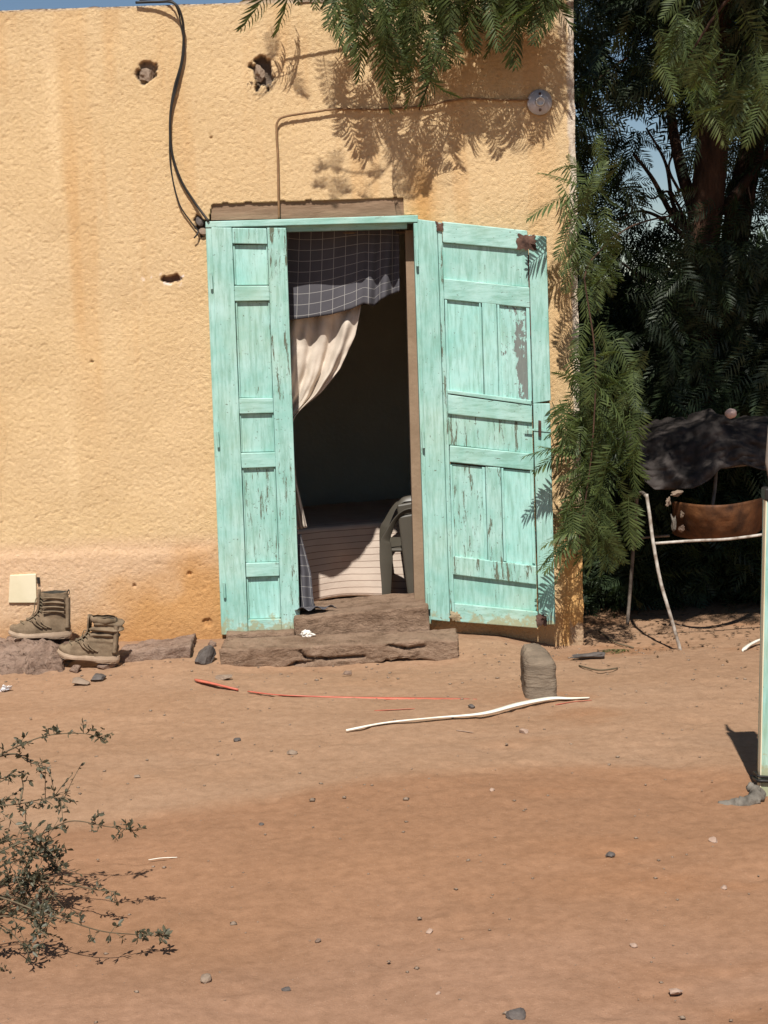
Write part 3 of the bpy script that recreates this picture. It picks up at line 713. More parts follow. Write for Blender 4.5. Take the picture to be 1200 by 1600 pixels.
# ------------------------------------------------------------------ cables, lamp holder, plate
def cable(pts, r, mat, label, Y0=-.02):
    P = spline([at(p[0], p[1], p[2] if len(p) > 2 else Y0) for p in pts], 10)
    mb = MB(); mb.tube(P, r, 8); o = mb.build('cable', mat, None, True); return tag(o, label, 'cable')
cable([(212, 4, -.02), (245, 3, -.03), (270, 4, -.05), (282, 20, -.05), (287, 50, -.03), (284, 95, -.022), (272, 140, -.022), (266, 185, -.022), (268, 235, -.022), (282, 280, -.022), (304, 316, -.024), (326, 346, -.045)], .0062, M_black, 'thicker black cable looping from the roof to the door frame corner')
cable([(218, 0, .01), (262, -1, -.02), (276, 12, -.035), (283, 40, -.03), (288, 78, -.025), (278, 128, -.025), (268, 170, -.025), (265, 225, -.024), (268, 270, -.022), (280, 318, -.022), (297, 345, -.02), (309, 360, -.02), (308, 366, -.03), (303, 372, -.03)], .0038, M_black, 'thinner black cable hanging in a wider loop left of the door')
cable([(436, 342, -.018), (435, 300), (434, 245), (432, 205), (434, 190), (446, 182), (490, 175), (530, 170), (590, 171), (640, 168), (672, 164), (700, 158), (735, 154), (780, 156), (826, 156)], .0055, M_cablebrown, 'brown painted cable running from the lintel to the round lamp holder')
lp = at(843, 160, -.012)
lamp = empty('lamp_holder', lp, 'round galvanised lamp holder on the wall near the house corner', 'lamp holder')
def lathe(prof, c, ax='y', n=28):
    vs = []; fs = []
    for (r, d) in prof:
        for k in range(n):
            an = 2*math.pi*k/n; vs.append(c+Vector((r*math.cos(an), -d, r*math.sin(an))))
    for i in range(len(prof)-1):
        for k in range(n): fs.append((i*n+k, i*n+(k+1) % n, (i+1)*n+(k+1) % n, (i+1)*n+k))
    return vs, fs
v_, f_ = lathe([(.0, .0), (.058, .0), (.061, .004), (.058, .010), (.050, .014), (.032, .026), (.024, .028)], lp); pyobj('plate', v_, f_, M_zinc, lamp, True)
v_, f_ = lathe([(.022, .02), (.022, .038), (.019, .041), (.016, .040), (.016, .022), (0, .022)], lp); pyobj('socket_ring', v_, f_, M_white, lamp, True)
for dz in (.038, -.038):
    v_, f_ = lathe([(0, .03), (.006, .03), (.007, .016)], lp+Vector((.0, 0, dz)), n=10); pyobj('screw', v_, f_, M_rustwood, lamp)
pl = MB(); pxbox(pl, [(15, 899), (56, 897), (57, 942), (13, 942)], -.026, -.008); o = pl.build('wall_plate', M_cream); bevel(o, .003)
tag(o, 'square cream plate on the wall above the boots', 'plate')
pl = MB(); pxbox(pl, [(57.5, 902), (61.5, 903), (62, 912), (58, 912)], -.028, -.010); tag(pl.build('clip', M_black), 'small black clip at the right edge of the cream plate', 'clip')
# broken wood and rubble plugging the holes
rock('wood_stub', at(231, 117, .025), (.085, .05, .075), M_rock_tan, 71, 'rough stub in the left upper hole of the wall', 'plug', sub=3, amp=.25)
rock('wood_stub', at(405, 112, .03), (.06, .05, .10), M_rock_tan, 72, 'pale stub in the hole beside the hanging fronds', 'plug', sub=3, amp=.25)
rock('rubble', at(313, 345, .004), (.045, .04, .055), M_rock_grey, 73, 'upper grey rubble lump at the top left door frame corner', 'rubble', sub=2)
rock('rubble', at(317, 362, -.006), (.05, .04, .04), M_rock_tan, 74, 'lower pale rubble lump at the top left door frame corner', 'rubble', sub=2)

# ------------------------------------------------------------------ curtains and what is in the doorway
def cloth(name, rows, mat, label, cat, uvs, thick=.0015, parent=None):
    """rows: list of lists of Vector, same length; uvs in metres"""
    n = len(rows[0]); vs = [p for r_ in rows for p in r_]; fs = []
    for i in range(len(rows)-1):
        for j in range(n-1): fs.append((i*n+j, i*n+j+1, (i+1)*n+j+1, (i+1)*n+j))
    o = pyobj(name, vs, fs, mat, parent, True); me = o.data
    ul = me.uv_layers.new(name='UVMap'); flat = [u for r_ in uvs for u in r_]
    for lp_ in me.loops: ul.data[lp_.index].uv = flat[lp_.vertex_index]
    m = o.modifiers.new('thickness', 'SOLIDIFY'); m.thickness = thick
    return tag(o, label, cat)
def valance():
    rows = []; uvs = []; nr, nc = 34, 70
    for i in range(nr+1):
        t = i/nr; r_ = []; u_ = []
        for j in range(nc+1):
            s = j/nc; px = 432+(624-432)*s-6*t*(1-s)
            top_ = 352+6*s; bot = np.interp(s, [0, .2, .45, .62, .72, .80, .86, .93, 1], [502, 499, 492, 483, 474, 478, 467, 461, 455])
            py = top_+(bot-top_)*t
            fold = .006*math.sin(s*13+t*1.2)+.020*sst(.6, .85, s).item()*math.sin(s*46+t*2)*(.35+t)
            p = at(px, py, .165+fold+.01*math.sin(t*3+s*2)); r_.append(p); u_.append((s*.66, -t*.47+.015*math.sin(s*6)))
        rows.append(r_); uvs.append(u_)
    cloth('valance_curtain', rows, M_check, 'dark grey checked cloth gathered across the top of the doorway', 'curtain', uvs)
    # rod it hangs on
    mb = MB(); mb.tube([at(425, 366, .185), at(645, 362, .185)], .008, 8); tag(mb.build('curtain_rod', M_barev, None, True), 'thin rod the checked cloth hangs from', 'curtain rod')
valance()
def beige():
    rows = []; uvs = []; nr, nc = 90, 60
    tv_ = [0, .08, .16, .28, .36, .43, .47, .52, .75, 1]
    right = [(566, 462), (563, 487), (555, 525), (531, 577), (503, 612), (474, 636), (461, 650), (455, 668), (463, 752), (480, 824)]
    left = [(432, 462), (432, 500), (433, 530), (435, 580), (437, 615), (438, 638), (438, 650), (438, 668), (440, 752), (444, 832)]
    for i in range(nr+1):
        t = i/nr; rx = np.interp(t, tv_, [p[0] for p in right]); ry = np.interp(t, tv_, [p[1] for p in right])
        lx = np.interp(t, tv_, [p[0] for p in left]); ly = np.interp(t, tv_, [p[1] for p in left]); r_ = []; u_ = []
        g = float(sst(.0, .1, t))
        for j in range(nc+1):
            s = j/nc; sag = 10*math.sin(math.pi*s)*float(sst(.1, .35, t)*sst(.55, .42, t))
            px = lx+(rx-lx)*s; py = ly+(ry-ly)*s+sag
            f = (.014*math.sin(s*17+t*2.5)+.007*math.sin(s*39+2+t*6))*(.6+g*.5)+.020*mnoise.noise(Vector((s*6, t*14, 0)))+.006*mnoise.noise(Vector((s*16, t*40, 3)))
            f -= .055*math.exp(-((s-.84)/.08)**2)*float(sst(.05, .15, t)*sst(.5, .35, t))     # rolled edge
            f += .045*math.exp(-((s-.68)/.045)**2)*float(sst(.04, .15, t)*sst(.4, .3, t))
            r_.append(at(px, py, .235+f)); u_.append((s*.4, -t*1.2))
        rows.append(r_); uvs.append(u_)
    cloth('curtain', rows, M_beige, 'beige cotton curtain pulled aside behind the narrow door leaf', 'curtain', uvs)
beige()
def greylow():
    rows = []; uvs = []; nr, nc = 60, 26
    for i in range(nr+1):
        t = i/nr; r_ = []; u_ = []
        for j in range(nc+1):
            s = j/nc
            if t < .8:
                k = t/.8; rx = np.interp(k, [0, .25, .5, .8, 1], [470, 478, 486, 489, 493]); py = 835+(950-835)*k+6*s*k; lx = 440+6*k
                px = lx+(rx-lx)*s; Y = .10+.018*math.sin(s*14+k*2)-k*.06
                p = at(px, py, Y)
            else:
                k = (t-.8)/.2; p0 = at(452+(493-452)*s, 950+6*s, .04+.018*math.sin(s*14+2)); end = at(462+(527-462)*s, 962-6*s, -.06-.02*math.sin(s*5))
                p = p0.lerp(end, k); p.z = max(p.z*(1-k)+k*(.199+.010*math.sin(s*18+k*5)), .19)
            r_.append(p); u_.append((s*.2, -t*.5))
        rows.append(r_); uvs.append(u_)
    cloth('curtain', rows, M_check, 'dark grey checked cloth hanging low and spilling onto the sill', 'curtain', uvs)
greylow()
# bed
def bed():
    A = at(440, 812, .86); B = at(690, 803, 1.22); dirx = Vector((B.x-A.x, B.y-A.y, 0)).normalized(); nrm = Vector((-dirx.y, dirx.x, 0))
    def P(s, d, z): q = A+dirx*s+nrm*d; return Vector((q.x, q.y, z))
    zt = .475
    root = empty('bed', P(.6, .4, 0), 'low bed with a pale striped spread seen through the doorway', 'bed')
    def bx(name, s0, s1, d0, d1, z0, z1, mt):
        mb = MB(); mb.box8([P(s0, d0, z0), P(s1, d0, z0), P(s1, d1, z0), P(s0, d1, z0), P(s0, d0, z1), P(s1, d0, z1), P(s1, d1, z1), P(s0, d1, z1)]); return mb.build(name, mt, root)
    bx('bed_frame', -.7, 1.25, .03, .93, .22, .29, M_barev); bevel(bx('mattress', -.69, 1.24, .025, .94, .292, zt-.008, M_mattress), .03, 3)
    for s in (-.66, 1.17):
        for d in (.05, .86): bx('leg', s, s+.05, d, d+.05, 0, .22, M_barev)
    rows = []; uvs = []; nr, nc = 60, 80
    for i in range(nr+1):
        t = i/nr; r_ = []; u_ = []
        for j in range(nc+1):
            s = -.72+2.0*j/nc
            # v runs over the top then down the side
            L_ = -.9+t*1.36
            hem = .435-.03*math.sin(s*5)
            if L_ < 0: d = -L_; z = zt+.006*mnoise.noise(Vector((s*5, L_*5, 1)))
            else:
                d = -.006-.035*(L_/.46)-.014*(L_/.46)*math.sin(s*11+1)-.01*mnoise.noise(Vector((s*7, L_*7, 0))); z = zt-L_*(hem/.46)
            if L_ < .02 and L_ > -.04: z -= .006
            r_.append(P(s, d, z)); u_.append((s, L_+.0))
        rows.append(r_); uvs.append(u_)
    cloth('bedspread', rows, M_stripe, 'cream bedspread with thin brown stripes hanging over the bed side', 'bedspread', uvs, .004)
bed()
# plastic armchair
def chair():
    Y0 = .42; c0 = at(596, 940, Y0); root = empty('plastic_armchair', Vector((c0.x+.28, .68, 0)), 'brown moulded plastic armchair just inside the doorway', 'chair')
    X = c0.x; zb = 0.0; W = .50
    def side(y, s):
        # arm and front leg as one curved ribbon, wide and thin
        prof = [(X+.000, .0, .035), (X+.004, .20, .05), (X-.002, .36, .070), (X+.004, .455, .058), (X+.03, .50, .036), (X+.075, .57, .024), (X+.125, .615, .024), (X+.19, .63, .030), (X+.33, .63, .045), (X+.47, .635, .05)]
        P = spline([(p[0], y, p[1]) for p in prof], 5); wd = np.interp(np.linspace(0, len(prof)-1, len(P)), range(len(prof)), [p[2] for p in prof])
        vs = []; fs = []
        for i, p in enumerate(P):
            t = (P[min(i+1, len(P)-1)]-P[max(i-1, 0)]).normalized(); nn = Vector((t.z, 0, -t.x))
            for (a_, b_) in ((0, -.012), (1, -.012), (1, .012), (0, .012)):
                flare = .030*s*(1 if a_ == 0 else .2)
                vs.append(p+nn*wd[i]*a_+Vector((0, b_+flare, 0)))
        for i in range(len(P)-1):
            for e in range(4): fs.append((i*4+e, i*4+(e+1) % 4, i*4+4+(e+1) % 4, i*4+4+e))
        fs += [(3, 2, 1, 0), tuple(len(P)*4-4+k for k in range(4))]
        bevel(pyobj('armrest', vs, fs, M_chair, root, True), .004, 2)
        mb = MB(); mb.box8([(X+.155, y-.02, 0), (X+.205, y-.02, 0), (X+.205, y+.015, 0), (X+.155, y+.015, 0), (X+.100, y-.02, .585), (X+.205, y-.02, .60), (X+.205, y+.015, .60), (X+.100, y+.015, .585)]); bevel(mb.build('arm_support', M_chair, root), .01, 2)
        mb = MB(); mb.box8([(X+.50, y-.02, 0), (X+.55, y-.02, 0), (X+.55, y+.03, 0), (X+.50, y+.03, 0), (X+.42, y-.02, .40), (X+.50, y-.02, .42), (X+.50, y+.03, .42), (X+.42, y+.03, .40)]); bevel(mb.build('leg', M_chair, root), .01, 2)
    side(Y0, -1); side(Y0+W, 1)
    mb = MB(); mb.box8([(X+.03, Y0+.03, .39), (X+.46, Y0+.03, .375), (X+.46, Y0+W-.03, .375), (X+.03, Y0+W-.03, .39), (X+.03, Y0+.03, .41), (X+.46, Y0+.03, .395), (X+.46, Y0+W-.03, .395), (X+.03, Y0+W-.03, .41)]); bevel(mb.build('seat', M_chair, root), .01, 3)
    vs = []; fs = []; n = 12
    for i in range(n+1):
        z = .38+.47*i/n
        for j in range(n+1):
            y = Y0+.0+W*j/n; b_ = 1-((j/n-.5)*2)**2; x = X+.47+.09*i/n+.03*b_
            vs.append((x, y, z-(.05*(1-b_) if i == n else 0)))
    for i in range(n):
        for j in range(n): fs.append((i*(n+1)+j, i*(n+1)+j+1, (i+1)*(n+1)+j+1, (i+1)*(n+1)+j))
    o = pyobj('backrest', vs, fs, M_chair, root, True); m = o.modifiers.new('t', 'SOLIDIFY'); m.thickness = .006
chair()

# ------------------------------------------------------------------ boots
def boot(name, label, origin, yaw, pitch, slump=0.0, seed=0):
    """toe at local x=0, heel at x=.30, z up; near side is -y"""
    root = empty(name, origin, label, 'boot', 'pair of olive suede boots')
    Mx = Matrix.Translation(origin) @ Matrix.Rotation(yaw, 4, 'Z') @ Matrix.Rotation(pitch, 4, 'Y')
    n = 36
    def ring(xf, xb, w_, z, sq=2.3, zfn=None, wf=None):
        c = (xf+xb)/2; a_ = (xb-xf)/2; out_ = []
        for k in range(n):
            an = 2*math.pi*k/n; cx = math.cos(an); sy = math.sin(an)
            x = c+a_*math.copysign(abs(cx)**(2/sq), cx); y = w_*math.copysign(abs(sy)**(2/sq), sy)
            # waist of the foot
            wst = 1-.22*math.exp(-((x-.17)/.04)**2)+.06*math.exp(-((x-.09)/.04)**2)
            zz = z+(zfn(x) if zfn else 0)
            out_.append(Vector((x, y*wst, zz)))
        return out_
    def loft(rings, nm, mat, close_top=False, close_bot=False, smooth=True):
        vs = []; fs = []
        for r_ in rings: vs += [Mx @ p for p in r_]
        for i in range(len(rings)-1):
            for k in range(n): fs.append((i*n+k, i*n+(k+1) % n, (i+1)*n+(k+1) % n, (i+1)*n+k))
        if close_bot: fs.append(tuple(range(n-1, -1, -1)))
        if close_top: fs.append(tuple((len(rings)-1)*n+k for k in range(n)))
        return pyobj(nm, vs, fs, mat, root, smooth)
    toe = lambda x: .016*max(0, (.07-x)/.07)**1.5
    tread = lambda x: toe(x)+.0045*(1 if math.sin(x*230) > 0 else -1)+(.006*math.exp(-((x-.17)/.03)**2))
    loft([ring(.004, .296, .043, .004, 2.6, tread), ring(-.001, .300, .047, .009, 2.6, toe), ring(-.003, .302, .049, .018, 2.6, toe), ring(.002, .301, .048, .029, 2.6, lambda x: toe(x)+.006*(x > .2))], 'sole', M_sole, True, True, False)
    up = []
    #      z, xf, xb, w
    prof = [(.024, .004, .296, .045), (.045, .004, .297, .047), (.058, .016, .297, .046), (.072, .045, .296, .044), (.086, .080, .293, .042), (.10, .108, .290, .040),
            (.115, .128, .287, .039), (.130, .142, .286, .039), (.15, .150, .287, .041), (.17, .153, .288, .043), (.19, .154, .289, .044), (.205, .155, .288, .044), (.222, .156, .286, .044)]
    if slump:
        prof = prof[:8]+[(.142, .150, .282, .044), (.152, .150, .288, .049), (.160, .152, .296, .052), (.172, .158, .294, .050), (.188, .162, .284, .047), (.204, .164, .274, .045)]
    m_ = len(prof); fine_ = []
    for i in range(m_-1):
        for q in range(3):
            t = q/3; fine_.append([prof[i][k]*(1-t)+prof[i+1][k]*t for k in range(4)])
    fine_.append(list(prof[-1]))
    for z, xf, xb, wd in fine_:
        r_ = ring(xf, xb, wd, z, 2.2, toe if z < .06 else None); q_ = []
        for p in r_:
            nn = Vector((p.x-(xf+xb)/2, p.y*2, 0)).normalized(); amp = .0016+.0055*slump
            rid = amp*math.sin(z*210+p.x*16*(1-slump)+math.sin(p.x*20)*1.4)*float(sst(.08, .14, z)) + amp*1.2*mnoise.noise(Vector((p.x*25, p.y*25, z*(25+20*slump)+seed)))
            q_.append(p+nn*rid+Vector((.30*slump*max(0, z-.11), .25*slump*max(0, z-.13)*math.sin(p.x*30), slump*.012*mnoise.noise(Vector((p.x*14, p.y*14, 4)))*float(sst(.12, .2, z)))))
        up.append(q_)
    # rim and inside
    zr = prof[-1][0]; xf, xb, wd = prof[-1][1:]
    up.append([p+Vector((0, 0, .003+.006*mnoise.noise(Vector((p.x*20, p.y*20, seed))))) for p in ring(xf+.003, xb-.003, wd-.003, zr)])
    loft(up, 'upper', M_boot)
    loft([ring(xf+.003, xb-.003, wd-.003, zr+.002), ring(xf+.008, xb-.008, wd-.009, zr-.006), ring(xf+.01, xb-.01, wd-.011, zr-.07), ring(xf+.02, xb-.02, wd-.02, zr-.11)], 'lining', M_bootdark, True)
    # stitched side overlays
    def strip(pts, w_, nm, mat, off=.0):
        vs = []; fs = []
        P = spline(pts, 6)
        for i, p in enumerate(P):
            t = (P[min(i+1, len(P)-1)]-P[max(i-1, 0)]).normalized(); s_ = Vector((t.z, 0, -t.x))*w_
            for q in (p+s_, p-s_): vs += [Mx @ (q+Vector((0, .006, 0))), Mx @ (q+Vector((0, -.0035-off, 0)))]
        for i in range(len(P)-1):
            a_ = i*4; fs += [(a_+1, a_+5, a_+7, a_+3), (a_, a_+1, a_+3, a_+2) if i == 0 else (a_+1, a_, a_+4, a_+5), (a_+2, a_+3, a_+7, a_+6), (a_+1, a_, a_+4, a_+5)]
        pyobj(nm, vs, fs, mat, root, True)
    for k in range(3):
        strip([(.115+.022*k, -.043, .10-.004*k), (.135+.022*k, -.045, .075-.003*k), (.165+.022*k, -.044, .055)], .0035, 'side_strap', M_boot, -.001)
    if not slump:
        for k in range(4):
            z = .135+.022*k; strip([(.17, -.045, z), (.22, -.0475, z+.002), (.272, -.044, z-.004)], .004, 'side_strap', M_boot, -.002)
    strip([(.283, -.02, .05), (.288, -.018, .11), (.290, -.018, zr-.02)], .010, 'heel_strip', M_boot, .012)
    # laces across the front and a loose end
    fx = lambda z: np.interp(z, [.072, .086, .10, .115, .13, .15, .22], [.045, .08, .108, .128, .142, .150, .156])
    zz = [.078, .092, .106, .120, .136, .152, .168, .184, .20]
    if slump: zz = zz[:6]
    for k, z in enumerate(zz):
        mb = MB(); x = fx(z); s_ = .022+.004*math.sin(k)
        P = spline([(x+.018, -s_-.012, z-.002), (x+.001, -.014, z+.005), (x-.004, 0, z+.007), (x+.001, .014, z+.004), (x+.018, s_+.012, z-.002)], 4)
        mb.tube([Mx @ p for p in P], .0026, 6); mb.build('lace', M_lace, root, True)
    mb = MB(); z = .19 if not slump else .14; x = float(fx(z))
    mb.tube([Mx @ Vector(p) for p in spline([(x, -.012, z), (x-.014, -.02, z+.008), (x-.022, -.022, z-.02), (x-.026, -.024, z-.05), (x-.034, -.026, z-.072)], 5)], .0024, 6); mb.build('lace', M_lace, root, True)
    # tongue
    vs = []; fs = []
    for i in range(9):
        t = i/8; z = .09+(zr+.012-.09)*t; x = fx(z)-.004-.006*t
        for j in range(7):
            s = (j-3)/3; vs.append(Mx @ Vector((x+.010*s*s, s*.024, z+.004*(1-s*s)*(i == 8))))
    for i in range(8):
        for j in range(6): fs.append((i*7+j, i*7+j+1, i*7+8+j, i*7+7+j))
    o = pyobj('tongue', vs, fs, M_boot, root, True); o.modifiers.new('t', 'SOLIDIFY').thickness = .004
    if slump:
        rr = []
        for i in range(9):
            an = i/8*math.pi*1.1; r0 = .012
            rr.append(ring(xf-.004+.012*math.cos(an)*0-.006*math.sin(an), xb+.010*math.sin(an), wd+.008*math.sin(an), zr+.006*math.cos(an)-.018*(i/8)+.006, 2.2))
        for r_ in rr:
            for p in r_: p.z += .006*mnoise.noise(Vector((p.x*40, p.y*40, 3)))
        loft(rr, 'folded_collar', M_boot)
    # heel loop
    mb = MB(); mb.tube([Mx @ Vector(p) for p in spline([(xb-.002, -.008, zr-.02), (xb+.010, -.006, zr-.002), (xb+.006, 0, zr+.012), (xb-.002, 0, zr-.004)], 5)], .004, 6, flat=.5); mb.build('heel_loop', M_bootdark, root, True)
p = at(14, 992, -.24); boot('boot', 'upright olive boot with toe pointing left on the big rock', Vector((p.x, -.24, p.z-.018)), R(4), R(1.5), 0, 3)
p = at(90, 1021, -.41); boot('boot', 'slumped olive boot with folded collar, lower and nearer the door', Vector((p.x, -.41, p.z-.020)), R(-8), R(5), 1.0, 8)

# ------------------------------------------------------------------ straps, scraps
def ribbon(pts, w_, mat, name, label, cat, th=.0022, lift=.004):
    P = []
    for px, py, dz in pts: q = gpt(px, py); q.z += dz+lift; P.append(q)
    S = spline(P, 10); vs = []; fs = []
    m_ = len(S)
    for i, p_ in enumerate(S):
        t = (S[min(i+1, m_-1)]-S[max(i-1, 0)]).normalized(); s_ = t.cross(Vector((0, 0, 1))).normalized()
        e = min(1, min(i, m_-1-i)/4+.25); tw = Vector((0, 0, .3*math.sin(i*.11)))
        s_ = (s_+tw).normalized()*w_*e
        vs += [p_+s_, p_-s_, p_-s_+Vector((0, 0, -th)), p_+s_+Vector((0, 0, -th))]
    for i in range(m_-1):
        for e in range(4): fs.append((i*4+e, i*4+(e+1) % 4, i*4+4+(e+1) % 4, i*4+4+e))
    fs += [(3, 2, 1, 0), tuple((m_-1)*4+k for k in range(4))]
    return tag(pyobj(name, vs, fs, mat, None, True), label, cat)
ribbon([(305, 1066, .006), (335, 1074, .010), (372, 1080, .001)], .014, M_red, 'plastic_strap', 'wide red end of plastic strap at the left below the step', 'strap', th=.009, lift=.010)
ribbon([(387, 1081, .0), (430, 1087, .002), (470, 1089, .002), (560, 1090, -.003), (650, 1092, -.002), (745, 1093, -.003)], .008, M_red, 'plastic_strap', 'long half buried red plastic strap below the step', 'strap', th=.005, lift=.005)
ribbon([(585, 1111, -.001), (620, 1110, .001), (648, 1108, -.001)], .005, M_red, 'plastic_strap', 'short faded red scrap between the long strap and the white strip', 'strap')
ribbon([(541, 1143, .0), (600, 1133, .004), (680, 1127, .010), (755, 1121, .012), (810, 1109, .018), (860, 1098, .014), (890, 1095, .006), (921, 1092, .0)], .0095, M_whitestrap, 'plastic_strip', 'long white curved plastic strip lying across the earth', 'strip', th=.007, lift=.008)
ribbon([(868, 1102, .0), (895, 1098, .001), (925, 1095, .0)], .004, M_red, 'plastic_strap', 'thin red sliver by the right tip of the white strip', 'strap')
ribbon([(1160, 1019, .0), (1172, 1013, .012), (1192, 1007, .02), (1215, 1003, .0)], .010, M_whitestrap, 'plastic_strip', 'short white strip beside the turquoise post', 'strip', th=.012, lift=.012)
ribbon([(232, 1345, .0), (252, 1343, .002), (277, 1341, .0)], .0022, M_whitestrap, 'straw', 'thin pale straw on the red earth right of the shrub', 'straw')
ribbon([(713, 1142, .0), (740, 1146, .001)], .004, M_pebble, 'straw', 'short pale sliver below the white strip', 'straw')
rock('tissue', at(478, 989, -.16), (.10, .07, .045), M_tissue, 81, 'crumpled white tissue on the step by the door leaf', 'tissue', sub=4, facets=16, amp=.7)
rockpx('wrapper', 6, 1082, (.075, .05, .04), M_foil, 83, 'silvery crumpled wrapper at the left edge below the big rock', cat='wrapper', sub=3, facets=14, amp=.5)

# ------------------------------------------------------------------ turquoise post on the right
def post():
    Y = -2.64; b = at(1187.5, 1266, Y); b.z = float(gz(b.x, Y))-.01; t = at(1197, 781, Y)
    root = empty('painted_post', Vector((b.x+.05, Y, 0)), 'turquoise painted post at the right edge with a yellowed edge', 'post')
    mb = MB(); W = .10; D = .045
    mb.box8([b, b+Vector((W, 0, 0)), b+Vector((W, D, 0)), b+Vector((0, D, 0)), t, t+Vector((W, 0, 0)), t+Vector((W, D, 0)), t+Vector((0, D, 0))]); bevel(mb.build('board', M_paint_post, root), .003)
    mb = MB(); e = Vector((-.0015, -.002, 0)); mb.box8([b+e, b+Vector((.002, -.002, 0)), b+Vector((.002, .001, 0)), b+e+Vector((0, .03, 0)), t+e, t+Vector((.002, -.002, 0)), t+Vector((.002, .001, 0)), t+e+Vector((0, .03, 0))]); mb.build('edge_strip', M_cream, root)
    mb = MB(); u = t+Vector((-.004, -.006, .0)); mb.box((u.x, u.y, u.z-.004), (u.x+.112, u.y+.058, u.z+.038)); bevel(mb.build('cap', M_black, root), .006)
    mb = MB(); mb.tube([t+Vector((.03, .02, .03)), t+Vector((.012, .02, .12)), t+Vector((.016, .02, .24))], [.012, .010, .004], 8); mb.build('stub', M_pipeold, root, True)
    # wire round the foot
    for k in range(2):
        z = b.z+.065+.018*k; mb = MB(); c = b+Vector((W/2, D/2, 0)); P = []
        for q in range(25):
            an = q/24*2*math.pi; P.append(Vector((c.x+(W/2+.008)*max(-1, min(1, 1.4*math.cos(an))), c.y+(D/2+.008)*max(-1, min(1, 1.4*math.sin(an))), z+.004*math.sin(an*2+k))))
        mb.tube(P, .0065-.002*k, 6); tag(mb.build('strap', M_black, root, True))
    # rag knotted at the foot
    rag = empty('rag', gpt(1165, 1262), 'twisted grey rag knotted round the foot of the post', 'rag')
    def lump(pts, r, seed):
        S = spline(pts, 8); mb = MB(); rr = [r*(.45+.55*math.sin(math.pi*min(1, (i+2)/(len(S)+2))))*(1+.35*mnoise.noise(Vector((i*.35, seed, 0)))) for i in range(len(S))]
        mb.tube(S, rr, 10); o = mb.build('rag_end', M_rag, rag, True)
        for v in o.data.vertices: v.co += Vector((mnoise.noise(v.co*45), mnoise.noise(v.co*45+Vector((5, 0, 0))), mnoise.noise(v.co*45+Vector((0, 7, 0)))))*.009
    Yr = Y-.02; g = lambda px, py, dy=0: at(px, py, Yr+dy)
    lump([g(1190, 1240), g(1184, 1244, -.02), g(1174, 1252, -.03), g(1160, 1256, -.03), g(1146, 1257, -.02), g(1124, 1259, -.01)], .024, 1)
    lump([g(1190, 1244), g(1182, 1240, -.01), g(1174, 1232), g(1167, 1227, .01)], .022, 2)
    lump([g(1186, 1240, -.02), g(1180, 1250, -.03), g(1180, 1262, -.03)], .020, 3)
post()

